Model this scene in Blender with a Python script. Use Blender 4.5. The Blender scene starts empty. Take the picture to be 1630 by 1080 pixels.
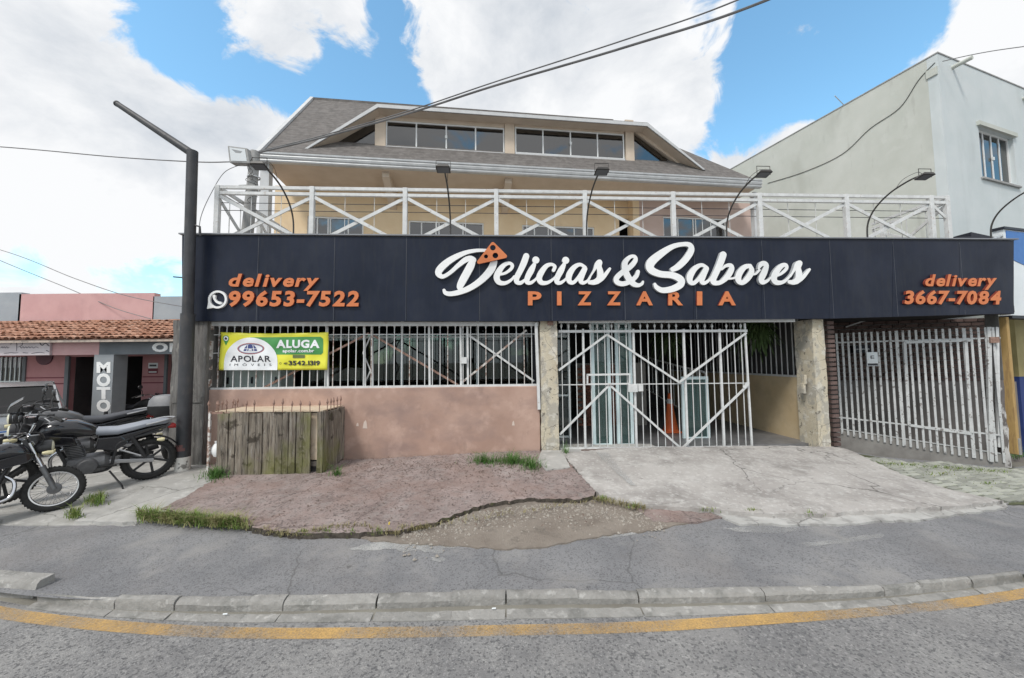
import bpy, math, random
from mathutils import Vector, Matrix, Euler
from mathutils.geometry import delaunay_2d_cdt
PI = math.pi
R = math.radians
random.seed(7)
scene = bpy.context.scene
COL = scene.collection

# ------------------------------------------------------------------ camera
CH = 1.92            # camera height over the road
FPX = 600.0          # focal length in pixels of the 1630 px wide photograph
cam_d = bpy.data.cameras.new('camera')
cam = bpy.data.objects.new('camera', cam_d)
COL.objects.link(cam)
cam_d.sensor_width = 36.0
cam_d.lens = 36.0 * FPX / 1630.0
cam_d.clip_start = 0.05
cam_d.clip_end = 5000
CAMROT = Euler((R(90 + 3.43), 0, 0)).to_matrix() @ Matrix.Rotation(-0.0095, 3, 'Z')
cam.matrix_world = Matrix.Translation((0, 0, CH)) @ CAMROT.to_4x4()
scene.camera = cam

# ------------------------------------------------------------------ sky, sun, exposure
SUN_EL, SUN_AZ = 52.0, 215.0          # azimuth clockwise from +Y: behind the photographer, to the left
world = bpy.data.worlds.new('World')
scene.world = world
world.use_nodes = True
wt = world.node_tree
wt.nodes.clear()


def ray(px, py):
    d = CAMROT @ Vector(((px - 815.0) / FPX, -(py - 540.0) / FPX, -1.0))
    return d


def build_sky():
    N, L = wt.nodes, wt.links
    out = N.new('ShaderNodeOutputWorld')
    bg = N.new('ShaderNodeBackground')
    bg.inputs['Strength'].default_value = 0.1
    L.new(bg.outputs[0], out.inputs[0])
    sky = N.new('ShaderNodeTexSky')
    sky.sky_type = 'NISHITA'
    sky.sun_disc = False
    sky.sun_elevation = R(SUN_EL)
    sky.sun_rotation = R(SUN_AZ)
    sky.air_density = 1.0
    sky.dust_density = 0.6
    sky.ozone_density = 2.0
    tc = N.new('ShaderNodeTexCoord')
    geo = tc.outputs['Generated']

    def math_(op, a, b=None, c=None, clamp=False):
        m = N.new('ShaderNodeMath')
        m.operation = op
        m.use_clamp = clamp
        for i, s in enumerate((a, b, c)):
            if s is None:
                continue
            if isinstance(s, (int, float)):
                m.inputs[i].default_value = s
            else:
                L.new(s, m.inputs[i])
        return m.outputs[0]

    def noise(scale, detail, rough, dist=0.0, off=(0, 0, 0), zs=1.0):
        mp = N.new('ShaderNodeMapping')
        mp.inputs['Location'].default_value = off
        mp.inputs['Scale'].default_value = (1, 1, zs)
        L.new(geo, mp.inputs[0])
        n = N.new('ShaderNodeTexNoise')
        n.inputs['Scale'].default_value = scale
        n.inputs['Detail'].default_value = detail
        n.inputs['Roughness'].default_value = rough
        n.inputs['Distortion'].default_value = dist
        L.new(mp.outputs[0], n.inputs['Vector'])
        return n.outputs['Fac']
    big = noise(2.6, 10, 0.6, 0.35, (3.1, 1.7, 0.4), 1.5)
    wisp = noise(9.0, 8, 0.62, 0.6, (0.3, 5.1, 2.2), 1.3)
    dens = math_('ADD', math_('MULTIPLY', math_('SUBTRACT', big, 0.5), 1.7), math_('MULTIPLY', math_('SUBTRACT', wisp, 0.5), 1.5))
    dens = math_('ADD', dens, 0.30)
    # openings and banks of cloud, as directions in the sky: (pixel, cos width, amount)
    for px, py, wdt, amt in SKYBLOBS:
        d = ray(px, py).normalized()
        vm = N.new('ShaderNodeVectorMath')
        vm.operation = 'DOT_PRODUCT'
        nv = N.new('ShaderNodeVectorMath')
        nv.operation = 'NORMALIZE'
        L.new(geo, nv.inputs[0])
        L.new(nv.outputs[0], vm.inputs[0])
        vm.inputs[1].default_value = d
        mr = N.new('ShaderNodeMapRange')
        mr.interpolation_type = 'SMOOTHSTEP'
        mr.inputs['From Min'].default_value = math.cos(R(wdt))
        mr.inputs['From Max'].default_value = 1.0
        mr.inputs['To Min'].default_value = 0.0
        mr.inputs['To Max'].default_value = amt
        L.new(vm.outputs['Value'], mr.inputs['Value'])
        dens = math_('ADD', dens, mr.outputs[0])
    cov = N.new('ShaderNodeMapRange')
    cov.interpolation_type = 'SMOOTHSTEP'
    cov.inputs['From Min'].default_value = -0.05
    cov.inputs['From Max'].default_value = 0.24
    L.new(dens, cov.inputs['Value'])
    # cloud shading: grey where the cloud is thick, white at the rims
    sh = noise(2.6, 9, 0.6, 0.3, (7.7, 0.2, 3.3), 1.6)
    mr2 = N.new('ShaderNodeMapRange')
    mr2.inputs['From Min'].default_value = 0.47
    mr2.inputs['From Max'].default_value = 0.76
    L.new(sh, mr2.inputs['Value'])
    cmix = N.new('ShaderNodeMix')
    cmix.data_type = 'RGBA'
    cmix.inputs[6].default_value = (8.9, 9.0, 9.15, 1)
    cmix.inputs[7].default_value = (5.0, 5.5, 6.15, 1)
    L.new(mr2.outputs[0], cmix.inputs[0])
    fin = N.new('ShaderNodeMix')
    fin.data_type = 'RGBA'
    L.new(cov.outputs[0], fin.inputs[0])
    tint = N.new('ShaderNodeMix')
    tint.data_type = 'RGBA'
    tint.blend_type = 'MULTIPLY'
    tint.inputs[0].default_value = 1.0
    tint.inputs[7].default_value = (2.3, 3.0, 2.75, 1)
    L.new(sky.outputs[0], tint.inputs[6])
    L.new(tint.outputs[2], fin.inputs[6])
    L.new(cmix.outputs[2], fin.inputs[7])
    L.new(fin.outputs[2], bg.inputs['Color'])


SKYBLOBS = [(520, 130, 8, -0.45), (400, 60, 9, -0.35), (330, 110, 5, -0.3), (640, 160, 5, -0.4), (230, 30, 6, -0.35),
            (90, 110, 6, -0.3), (1290, 60, 9, -0.75), (1400, 40, 6, -0.5), (1200, 190, 6, -0.6), (1330, 140, 5, -0.5), (1250, 130, 5, -0.4),
            (1130, 250, 3, -0.2), (240, 452, 6, -0.36), (780, 90, 12, 0.4), (980, 130, 11, 0.4), (1500, 130, 8, 0.35),
            (120, 230, 16, 0.45), (430, 250, 8, 0.3), (60, 20, 8, 0.3), (480, 95, 4, 0.4), (440, 20, 6, 0.45), (560, 30, 4, .25), (1275, 85, 4, 0.5), (330, 60, 3, .25), (620, 40, 4, -.3), (200, 60, 5, -.25), (1440, 70, 4, -.3)]
build_sky()

sun_d = bpy.data.lights.new('sun', 'SUN')
sun_d.energy = 2.3
sun_d.angle = R(13)
sun_d.color = (1.0, 0.955, 0.89)
sun = bpy.data.objects.new('sun', sun_d)
COL.objects.link(sun)
_a = R(SUN_AZ)
_sd = Vector((math.sin(_a) * math.cos(R(SUN_EL)), math.cos(_a) * math.cos(R(SUN_EL)), math.sin(R(SUN_EL))))
sun.rotation_euler = _sd.to_track_quat('Z', 'Y').to_euler()
sun.location = _sd * 60

vs = scene.view_settings
vs.view_transform = 'Standard'
vs.look = 'None'
vs.exposure = 0.12
vs.gamma = 1.0
vs.use_curve_mapping = False
scene.cycles.max_bounces = 8
scene.cycles.transparent_max_bounces = 16

# ------------------------------------------------------------------ materials
MATS = {}


def mat(name, c1=(.5, .5, .5), c2=None, scale=4.0, detail=6, lo=.35, hi=.65, rough=.7, metal=0.0, spec=.5,
        bump=0.0, bscale=60.0, over=(), rand=0.0, stretch=(1, 1, 1), emit=None, coat=0.0):
    """generic procedural surface: two tones by noise, then overlays:
    (colour, kind, scale, lo, hi, amount, stretch); kinds noise, crack, speck, brick"""
    if name in MATS:
        return MATS[name]
    m = bpy.data.materials.new(name)
    m.use_nodes = True
    nt = m.node_tree
    N, L = nt.nodes, nt.links
    b = N['Principled BSDF']
    b.inputs['Roughness'].default_value = rough
    b.inputs['Metallic'].default_value = metal
    b.inputs['Specular IOR Level'].default_value = spec
    b.inputs['Coat Weight'].default_value = coat
    tc = N.new('ShaderNodeTexCoord')

    def mapped(st):
        mp = N.new('ShaderNodeMapping')
        mp.inputs['Scale'].default_value = st
        L.new(tc.outputs['Object'], mp.inputs[0])
        return mp.outputs[0]

    def nz(sc, det, st, rg=.6):
        n = N.new('ShaderNodeTexNoise')
        n.inputs['Scale'].default_value = sc
        n.inputs['Detail'].default_value = det
        n.inputs['Roughness'].default_value = rg
        L.new(mapped(st), n.inputs['Vector'])
        return n.outputs['Fac']

    def rng(v, a, c, to=1.0):
        r = N.new('ShaderNodeMapRange')
        r.inputs['From Min'].default_value = a
        r.inputs['From Max'].default_value = c
        r.inputs['To Max'].default_value = to
        L.new(v, r.inputs['Value'])
        return r.outputs[0]

    def mix(f, a, c):
        x = N.new('ShaderNodeMix')
        x.data_type = 'RGBA'
        L.new(f, x.inputs[0])
        for s, i in ((a, 6), (c, 7)):
            if isinstance(s, tuple):
                x.inputs[i].default_value = (*s[:3], 1)
            else:
                L.new(s, x.inputs[i])
        return x.outputs[2]
    col = None
    if c2 is not None:
        col = mix(rng(nz(scale, detail, stretch), lo, hi), c1, c2)
    else:
        rgb = N.new('ShaderNodeRGB')
        rgb.outputs[0].default_value = (*c1, 1)
        col = rgb.outputs[0]
    for (oc, kind, sc, a, c, amt, st) in over:
        if kind == 'noise':
            f = rng(nz(sc, 8, st), a - .05, c - .07, amt)
        elif kind == 'speck':
            v = N.new('ShaderNodeTexVoronoi')
            v.inputs['Scale'].default_value = sc
            L.new(mapped(st), v.inputs['Vector'])
            f = rng(v.outputs['Distance'], c, a, amt)
        elif kind == 'cells':
            v = N.new('ShaderNodeTexVoronoi')
            v.inputs['Scale'].default_value = sc
            L.new(mapped(st), v.inputs['Vector'])
            s = N.new('ShaderNodeSeparateColor')
            L.new(v.outputs['Color'], s.inputs[0])
            f = rng(s.outputs[0], a, c, amt)
        elif kind == 'crack':
            mpv = mapped(st)
            wn = N.new('ShaderNodeTexNoise')
            wn.inputs['Scale'].default_value = sc * 2.5
            wn.inputs['Detail'].default_value = 5
            L.new(mpv, wn.inputs['Vector'])
            vm = N.new('ShaderNodeVectorMath')
            vm.operation = 'MULTIPLY_ADD'
            vm.inputs[1].default_value = (.35 / sc,) * 3
            L.new(wn.outputs['Color'], vm.inputs[0])
            L.new(mpv, vm.inputs[2])
            v = N.new('ShaderNodeTexVoronoi')
            v.feature = 'DISTANCE_TO_EDGE'
            v.inputs['Scale'].default_value = sc
            L.new(vm.outputs[0], v.inputs['Vector'])
            f = rng(v.outputs['Distance'], c, a, amt)
            # only some of the crack lines show
            f2 = rng(nz(sc * .7, 3, st), .42, .52)
            mm = N.new('ShaderNodeMath')
            mm.operation = 'MULTIPLY'
            L.new(f, mm.inputs[0])
            L.new(f2, mm.inputs[1])
            f = mm.outputs[0]
        elif kind == 'rows':          # thin lines at regular heights along z (stretch z = period)
            sx = N.new('ShaderNodeSeparateXYZ')
            L.new(mapped(st), sx.inputs[0])
            fr = N.new('ShaderNodeMath')
            fr.operation = 'FRACT'
            L.new(sx.outputs[2], fr.inputs[0])
            f = rng(fr.outputs[0], c, a, amt)
        col = mix(f, col, oc)
    if rand:
        oi = N.new('ShaderNodeObjectInfo')
        hs = N.new('ShaderNodeHueSaturation')
        L.new(rng(oi.outputs['Random'], 0, 1), hs.inputs['Value'])
        hs.inputs['Value'].links[0].from_node.inputs['To Min'].default_value = 1 - rand
        hs.inputs['Value'].links[0].from_node.inputs['To Max'].default_value = 1 + rand
        L.new(col, hs.inputs['Color'])
        col = hs.outputs[0]
    L.new(col, b.inputs['Base Color'])
    if bump:
        bp = N.new('ShaderNodeBump')
        bp.inputs['Strength'].default_value = min(1.0, bump)
        bp.inputs['Distance'].default_value = .015 * max(1.0, bump)
        L.new(nz(bscale, 5, stretch, .65), bp.inputs['Height'])
        L.new(bp.outputs[0], b.inputs['Normal'])
    # uneven gloss
    rr = N.new('ShaderNodeMapRange')
    rr.inputs['To Min'].default_value = max(.02, rough - .09)
    rr.inputs['To Max'].default_value = min(1, rough + .09)
    L.new(nz(7.0, 4, (1, 1, 1)), rr.inputs['Value'])
    L.new(rr.outputs[0], b.inputs['Roughness'])
    if emit:
        b.inputs['Emission Color'].default_value = (*emit[:3], 1)
        b.inputs['Emission Strength'].default_value = emit[3]
    MATS[name] = m
    return m


def glass(name, tint, refl=1.6, rough=.02, opaque=0.0):
    if name in MATS:
        return MATS[name]
    m = bpy.data.materials.new(name)
    m.use_nodes = True
    nt = m.node_tree
    N, L = nt.nodes, nt.links
    N.clear()
    out = N.new('ShaderNodeOutputMaterial')
    tr = N.new('ShaderNodeBsdfTransparent')
    tr.inputs[0].default_value = (*tint, 1)
    df = N.new('ShaderNodeBsdfDiffuse')
    df.inputs[0].default_value = (*[t * .35 for t in tint], 1)
    mx0 = N.new('ShaderNodeMixShader')
    mx0.inputs[0].default_value = opaque
    L.new(tr.outputs[0], mx0.inputs[1])
    L.new(df.outputs[0], mx0.inputs[2])
    gl = N.new('ShaderNodeBsdfGlossy')
    gl.inputs['Roughness'].default_value = rough
    fr = N.new('ShaderNodeFresnel')
    fr.inputs['IOR'].default_value = refl
    mx = N.new('ShaderNodeMixShader')
    L.new(fr.outputs[0], mx.inputs[0])
    L.new(mx0.outputs[0], mx.inputs[1])
    L.new(gl.outputs[0], mx.inputs[2])
    L.new(mx.outputs[0], out.inputs[0])
    MATS[name] = m
    return m


# ------------------------------------------------------------------ frames and mesh builder
class Frame:
    def __init__(self, origin, yaw):
        self.M = Matrix.Translation(origin) @ Matrix.Rotation(yaw, 4, 'Z')
        self.I = self.M.inverted()
        self.c = self.I @ Vector((0, 0, CH))
        self.r3 = self.I.to_3x3()

    def P(self, px, py, off=0.0):
        """point of the vertical plane (local y = off) seen at a pixel"""
        d = self.r3 @ ray(px, py)
        t = (off - self.c.y) / d.y
        return self.c + d * t

    def sz(self, px, py, off=0.0):
        p = self.P(px, py, off)
        return p.x, p.z

    def to_world(self, p):
        return self.M @ Vector(p)


W = Frame((0, 0, 0), 0)
F = Frame((0, 6.8, 0), math.atan(.0527))     # street front of the pizzeria
BASE = {}
V0 = Vector((0, 0, 0))


class MB:
    def __init__(self):
        self.v, self.f = [], []

    def add(self, vs, fs):
        n = len(self.v)
        self.v += [Vector(p) for p in vs]
        self.f += [tuple(i + n for i in q) for q in fs]
        return self

    def box(self, x0, x1, y0, y1, z0, z1):
        return self.add([(x0, y0, z0), (x1, y0, z0), (x1, y1, z0), (x0, y1, z0), (x0, y0, z1), (x1, y0, z1), (x1, y1, z1), (x0, y1, z1)],
                        [(0, 3, 2, 1), (4, 5, 6, 7), (0, 1, 5, 4), (1, 2, 6, 5), (2, 3, 7, 6), (3, 0, 4, 7)])

    def bar(self, a, b, w, d=None, up=(0, 1, 0)):
        """rectangular bar from a to b; d measured along up"""
        a, b = Vector(a), Vector(b)
        d = w if d is None else d
        t = (b - a).normalized()
        u = Vector(up)
        if abs(t.dot(u)) > .95:
            u = Vector((1, 0, 0))
        s = t.cross(u).normalized()
        u = s.cross(t).normalized()
        vs = []
        for p in (a, b):
            for i, j in ((-1, -1), (1, -1), (1, 1), (-1, 1)):
                vs.append(p + s * (w / 2 * i) + u * (d / 2 * j))
        return self.add(vs, [(3, 2, 1, 0), (4, 5, 6, 7), (0, 1, 5, 4), (1, 2, 6, 5), (2, 3, 7, 6), (3, 0, 4, 7)])

    def tube(self, pts, r, n=8, caps=True):
        pts = [Vector(p) for p in pts]
        rs = r if isinstance(r, (list, tuple)) else [r] * len(pts)
        vs, fs = [], []
        t0 = (pts[1] - pts[0]).normalized()
        u = Vector((0, 0, 1)) if abs(t0.z) < .9 else Vector((1, 0, 0))
        s = t0.cross(u).normalized()
        for i, p in enumerate(pts):
            t = (pts[min(i + 1, len(pts) - 1)] - pts[max(i - 1, 0)]).normalized()
            s = (s - t * s.dot(t)).normalized()
            q = t.cross(s)
            for k in range(n):
                a = 2 * PI * k / n
                vs.append(p + (s * math.cos(a) + q * math.sin(a)) * rs[i])
        for i in range(len(pts) - 1):
            for k in range(n):
                a, b = i * n + k, i * n + (k + 1) % n
                fs.append((a, b, b + n, a + n))
        if caps:
            fs.append(tuple(range(n))[::-1])
            fs.append(tuple((len(pts) - 1) * n + k for k in range(n)))
        return self.add(vs, fs)

    def lathe(self, c, prof, axis='z', n=20, closed=False, a0=0.0, a1=2 * PI):
        """prof: list of (radius, height) along the axis"""
        c = Vector(c)
        full = abs(a1 - a0 - 2 * PI) < 1e-6
        m = n if full else n + 1
        vs, fs = [], []
        for k in range(m):
            a = a0 + (a1 - a0) * k / n
            ca, sa = math.cos(a), math.sin(a)
            for r, h in prof:
                if axis == 'z':
                    p = (r * ca, r * sa, h)
                elif axis == 'y':
                    p = (r * ca, h, r * sa)
                else:
                    p = (h, r * ca, r * sa)
                vs.append(c + Vector(p))
        q = len(prof)
        for k in range(n):
            k2 = (k + 1) % m
            for j in range(q if closed else q - 1):
                j2 = (j + 1) % q
                fs.append((k * q + j, k2 * q + j, k2 * q + j2, k * q + j2))
        return self.add(vs, fs)

    def prism(self, poly, y0, y1, plane='xz'):
        """extrude a simple polygon: plane xz (along y) or xy (along z) or yz (along x)"""
        def m(a, b, h):
            return (a, h, b) if plane == 'xz' else ((a, b, h) if plane == 'xy' else (h, a, b))
        n = len(poly)
        vs = [m(a, b, y0) for a, b in poly] + [m(a, b, y1) for a, b in poly]
        fs = [tuple(range(n)), tuple(range(2 * n - 1, n - 1, -1))]
        for i in range(n):
            j = (i + 1) % n
            fs.append((i, i + n, j + n, j))
        return self.add(vs, fs)

    def loft(self, secs, n=16, axis='x', power=2.4, cap=True):
        """secs: (pos, centre a, centre z, half width, half height); superellipse sections along an axis"""
        vs, fs = [], []
        for s in secs:
            x, cy, cz, hw, hh = s[:5]
            for k in range(n):
                a = 2 * PI * k / n
                ca, sa = math.cos(a), math.sin(a)
                yy = cy + hw * math.copysign(abs(ca) ** (2 / power), ca)
                zz = cz + hh * math.copysign(abs(sa) ** (2 / power), sa)
                vs.append((x, yy, zz) if axis == 'x' else ((yy, x, zz) if axis == 'y' else (yy, zz, x)))
        for i in range(len(secs) - 1):
            for k in range(n):
                a, b = i * n + k, i * n + (k + 1) % n
                fs.append((a, b, b + n, a + n))
        if cap:
            fs.append(tuple(range(n))[::-1])
            fs.append(tuple((len(secs) - 1) * n + k for k in range(n)))
        return self.add(vs, fs)

    def mesh(self, name, m, smooth=False, base=V0):
        me = bpy.data.meshes.new(name)
        me.from_pydata([p - base for p in self.v], [], self.f)
        me.update()
        if m:
            me.materials.append(m)
        fix_normals(me)
        if smooth:
            me.shade_smooth()
            me.set_sharp_from_angle(angle=R(40 if smooth is True else smooth))
        return me

    def build(self, name, m, parent=None, smooth=False, bevel=0.0, kind=None, label=None):
        base = BASE.get(parent.name, V0) if parent else V0
        me = self.mesh(name, m, smooth, base)
        o = bpy.data.objects.new(name, me)
        COL.objects.link(o)
        if parent:
            o.parent = parent
            BASE[o.name] = base
        if bevel:
            md = o.modifiers.new('bevel', 'BEVEL')
            md.width = bevel
            md.segments = 2
            md.limit_method = 'ANGLE'
        if kind:
            o['kind'] = kind
        if label:
            o['label'] = label
        return o


def fix_normals(me):
    import bmesh
    bm = bmesh.new()
    bm.from_mesh(me)
    bmesh.ops.recalc_face_normals(bm, faces=bm.faces)
    bm.to_mesh(me)
    bm.free()


def tag(o, label, cat, group=None, kind=None):
    o['label'] = label
    if cat:
        o['category'] = cat
    if group:
        o['group'] = group
    if kind:
        o['kind'] = kind
    return o


def thing(name, label, cat, fr=W, base=(0, 0, 0), group=None):
    o = bpy.data.objects.new(name, None)
    o.empty_display_size = .2
    COL.objects.link(o)
    o.matrix_world = fr.M @ Matrix.Translation(base)
    BASE[o.name] = Vector(base)
    return tag(o, label, cat, group)


def inst(name, me, loc, parent, rot=None, scale=None):
    """another object that shares mesh data; loc in the thing's frame"""
    o = bpy.data.objects.new(name, me)
    COL.objects.link(o)
    b = BASE.get(parent.name, V0)
    o.parent = parent
    o.location = Vector(loc) - b
    if rot:
        o.rotation_euler = rot
    if scale:
        o.scale = scale
    BASE[o.name] = Vector(loc)
    return o


def place(o, fr):
    """top-level one-mesh thing modelled in a frame's coordinates"""
    o.matrix_world = fr.M
    return o


def catmull(pts, k=8, closed=False):
    n = len(pts)
    out = []
    rngn = n if closed else n - 1
    for i in range(rngn):
        if closed:
            p = [pts[(i + j - 1) % n] for j in range(4)]
        else:
            p = [pts[max(0, i - 1)], pts[i], pts[i + 1], pts[min(n - 1, i + 2)]]
        for s in range(k):
            t = s / k
            out.append(tuple(.5 * (2 * b + (c - a) * t + (2 * a - 5 * b + 4 * c - d) * t * t + (3 * b - a - 3 * c + d) * t ** 3)
                             for a, b, c, d in zip(*p)))
    if not closed:
        out.append(tuple(pts[-1]))
    return out


def ccw(p):
    a = sum(p[i][0] * p[(i + 1) % len(p)][1] - p[(i + 1) % len(p)][0] * p[i][1] for i in range(len(p)))
    return list(p) if a > 0 else list(p)[::-1]


def union2d(polys, holes=()):
    """union of 2D polygons minus holes -> verts, triangles, boundary edges"""
    vs, fs = [], []
    for p in [ccw(q) for q in list(polys) + list(holes)]:
        n = len(vs)
        vs += [Vector(q) for q in p]
        fs.append(list(range(n, n + len(p))))
    nk = len(polys)
    v, e, f, ov, oe, of = delaunay_2d_cdt(vs, [], fs, 0, 1e-6)
    keep = [t for t, o in zip(f, of) if o and all(i < nk for i in o)]
    cnt = {}
    for t in keep:
        for i in range(len(t)):
            a, b = t[i], t[(i + 1) % len(t)]
            cnt.setdefault((min(a, b), max(a, b)), []).append((a, b))
    bd = [x[0] for x in cnt.values() if len(x) == 1]
    return v, keep, bd


def extrude2d(mb, polys, y0, y1, holes=(), wob=None):
    """flat shape in the xz plane with front at y0 and depth to y1"""
    v, t, bd = union2d(polys, holes)
    n = len(v)
    w = wob or (lambda x, z: 0.0)
    vs = [(p.x, y0 + w(p.x, p.y), p.y) for p in v] + [(p.x, y1 + w(p.x, p.y), p.y) for p in v]
    fs = [tuple(q) for q in t] + [tuple(i + n for i in q[::-1]) for q in t]
    fs += [(a, b, b + n, a + n) for a, b in bd]
    return mb.add(vs, fs)


def ribbon(pts, k=10):
    """closed outline of a brush stroke given (x, z, width)"""
    c = catmull(pts, k)
    lft, rgt = [], []
    for i, (x, z, w) in enumerate(c):
        a, b = c[max(0, i - 1)], c[min(len(c) - 1, i + 1)]
        dx, dz = b[0] - a[0], b[1] - a[1]
        l = math.hypot(dx, dz) or 1
        lft.append((x - dz / l * w / 2, z + dx / l * w / 2))
        rgt.append((x + dz / l * w / 2, z - dx / l * w / 2))
    return lft + rgt[::-1]


def circle2d(x, z, r, n=20, rz=None):
    return [(x + r * math.cos(2 * PI * i / n), z + (rz or r) * math.sin(2 * PI * i / n)) for i in range(n)]


def stroke_polys(pts, k=10):
    """a stroke as overlapping quads and discs so that tight turns stay clean"""
    c = catmull(pts, k)
    out = []
    for i in range(len(c) - 1):
        (x0, z0, w0), (x1, z1, w1) = c[i], c[i + 1]
        dx, dz = x1 - x0, z1 - z0
        l = math.hypot(dx, dz)
        if l < 1e-6:
            continue
        nx, nz = -dz / l, dx / l
        out.append([(x0 + nx * w0 / 2, z0 + nz * w0 / 2), (x0 - nx * w0 / 2, z0 - nz * w0 / 2),
                    (x1 - nx * w1 / 2, z1 - nz * w1 / 2), (x1 + nx * w1 / 2, z1 + nz * w1 / 2)])
    for x, z, w in c[::2] + [c[-1]]:
        out.append(circle2d(x, z, w / 2, 14))
    return out


_glyphs = {}


def glyph(ch, weight=0.02, shear=0.0, res=3):
    """outline text as 2D triangles: verts [(x, z)], faces, boundary edges"""
    key = (ch, weight, shear, res)
    if key in _glyphs:
        return _glyphs[key]
    cu = bpy.data.curves.new('t', 'FONT')
    cu.body = ch
    cu.offset = weight
    cu.shear = shear
    cu.resolution_u = res
    cu.fill_mode = 'FRONT'
    ob = bpy.data.objects.new('t', cu)
    COL.objects.link(ob)
    dg = bpy.context.evaluated_depsgraph_get()
    me = bpy.data.meshes.new_from_object(ob.evaluated_get(dg))
    vs = [(p.co.x, p.co.y) for p in me.vertices]
    fs = [tuple(p.vertices) for p in me.polygons]
    bpy.data.objects.remove(ob)
    bpy.data.curves.remove(cu)
    bpy.data.meshes.remove(me)
    cnt = {}
    for t in fs:
        for i in range(len(t)):
            a, b = t[i], t[(i + 1) % len(t)]
            cnt.setdefault((min(a, b), max(a, b)), []).append((a, b))
    bd = [x[0] for x in cnt.values() if len(x) == 1]
    _glyphs[key] = (vs, fs, bd)
    return _glyphs[key]


def solid_glyph(mb, g, fx, y0, y1, wob=None):
    vs, fs, bd = g
    n = len(vs)
    w = wob or (lambda x, z: 0.0)
    q = [fx(x, z) for x, z in vs]
    mb.add([(a, y0 + w(a, b), b) for a, b in q] + [(a, y1 + w(a, b), b) for a, b in q],
           [t for t in fs] + [tuple(i + n for i in t[::-1]) for t in fs] + [(a, b, b + n, a + n) for a, b in bd])


def side_mat(o, m):
    """returns of a built-up letter in a darker second colour"""
    o.data.materials.append(m)
    for p in o.data.polygons:
        if abs(p.normal.y) < .5:
            p.material_index = 1


def letters(text, quad, y0, y1, m, parent, name='letter', weight=.02, shear=0.0, gap=.09, ref='H', one=False, wob=None, side=None):
    """row of solid letters fitted into quad = (bottom-left, bottom-right, top-left, top-right) of (x, z); top = cap height"""
    gl, x, cap = [], 0.0, None
    r = glyph(ref, weight, 0)
    z0, z1 = min(p[1] for p in r[0]), max(p[1] for p in r[0])
    for ch in text:
        if ch == ' ':
            x += .3
            continue
        g = glyph(ch, weight, shear)
        up = [p for p in g[0] if p[1] > .12] if ch in 'ypgj' else g[0]
        a, b = min(p[0] for p in up), max(p[0] for p in up)
        gl.append((g, x - a))
        x += b - a + gap - (.13 if ch == '7' else 0)
    tot = x - gap
    bl, br, tl, tr = quad

    def fx_for(dx):
        def fx(px, pz):
            u = (px + dx) / tot
            v = (pz - z0) / (z1 - z0)
            x0_, y0_ = bl[0] + (br[0] - bl[0]) * u, bl[1] + (br[1] - bl[1]) * u
            x1_, y1_ = tl[0] + (tr[0] - tl[0]) * u, tl[1] + (tr[1] - tl[1]) * u
            return (x0_ + (x1_ - x0_) * v, y0_ + (y1_ - y0_) * v)
        return fx
    mb = MB()
    for g, dx in gl:
        solid_glyph(mb, g, fx_for(dx), y0, y1, wob)
        if not one:
            o = mb.build(name, m, parent)
            if side:
                side_mat(o, side)
            mb = MB()
    if one:
        mb.build(name, m, parent)


def pxquad(fr, x0, x1, yb0, yb1, yt0, yt1, off):
    return (fr.sz(x0, yb0, off), fr.sz(x1, yb1, off), fr.sz(x0, yt0, off), fr.sz(x1, yt1, off))

# ------------------------------------------------------------------ terrain
def lerp_tab(tab, x):
    if x <= tab[0][0]:
        return tab[0][1]
    for (a, u), (b, v) in zip(tab, tab[1:]):
        if x <= b:
            t = (x - a) / (b - a)
            t = t * t * (3 - 2 * t)
            return u + (v - u) * t
    return tab[-1][1]


def lin_tab(tab, x):
    if x <= tab[0][0]:
        (a, u), (b, v) = tab[0], tab[1]
    elif x >= tab[-1][0]:
        (a, u), (b, v) = tab[-2], tab[-1]
    else:
        for (a, u), (b, v) in zip(tab, tab[1:]):
            if x <= b:
                break
    return u + (v - u) * (x - a) / (b - a)


def at_z(px, py, z):
    d = ray(px, py)
    t = (z - CH) / d.z
    return Vector((0, 0, CH)) + d * t


GUT = [(-60, 948), (45, 968), (151, 980), (272, 988), (362, 991), (593, 990), (805, 986), (1019, 982), (1248, 975), (1436, 963), (1594, 942), (1700, 924)]
JUN = [(-60, 938), (45, 955), (191, 971), (392, 975), (604, 971), (805, 965), (1019, 963), (1207, 960), (1411, 950), (1594, 931), (1700, 913)]
BAK = [(-60, 930), (75, 947), (211, 952), (412, 951), (604, 947), (805, 942), (1014, 940), (1207, 937), (1411, 931), (1579, 915), (1700, 896)]
gutw = [at_z(x, y, .004) for x, y, *_ in catmull([(float(a), float(b)) for a, b in GUT], 6)]
junw = [at_z(x, y, .02) for x, y, *_ in catmull([(float(a), float(b)) for a, b in JUN], 6)]
bakw = [at_z(x, y, .075) for x, y, *_ in catmull([(float(a), float(b)) for a, b in BAK], 6)]
GUTT = [(p.x, p.y) for p in gutw]
JUNT = [(p.x, p.y) for p in junw]
BAKT = [(p.x, p.y) for p in bakw]
zf_px = [(300, 742), (430, 740), (550, 736), (855, 722), (893, 721), (1000, 716), (1200, 714), (1320, 716), (1450, 733), (1600, 748)]
ZFT = []
for a, b in zf_px:
    p = F.to_world(F.P(a, b))
    ZFT.append((p.x, p.z))
ZFT.append((14.0, ZFT[-1][1] - .1))


def yk(x):
    return lin_tab(BAKT, max(-7, min(7, x))) + (.1 * (abs(x) - 7) if abs(x) > 7 else 0)


def yf(x):
    return 6.8 + .0527 * x


def g(x, y):
    k, f = yk(x), yf(x)
    zk = .078 - .035 * max(0, x - 4)
    u = max(0.0, min(1.0, (y - k) / (f - k)))
    return zk + (lerp_tab(ZFT, x) - zk) * u ** 1.25


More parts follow.
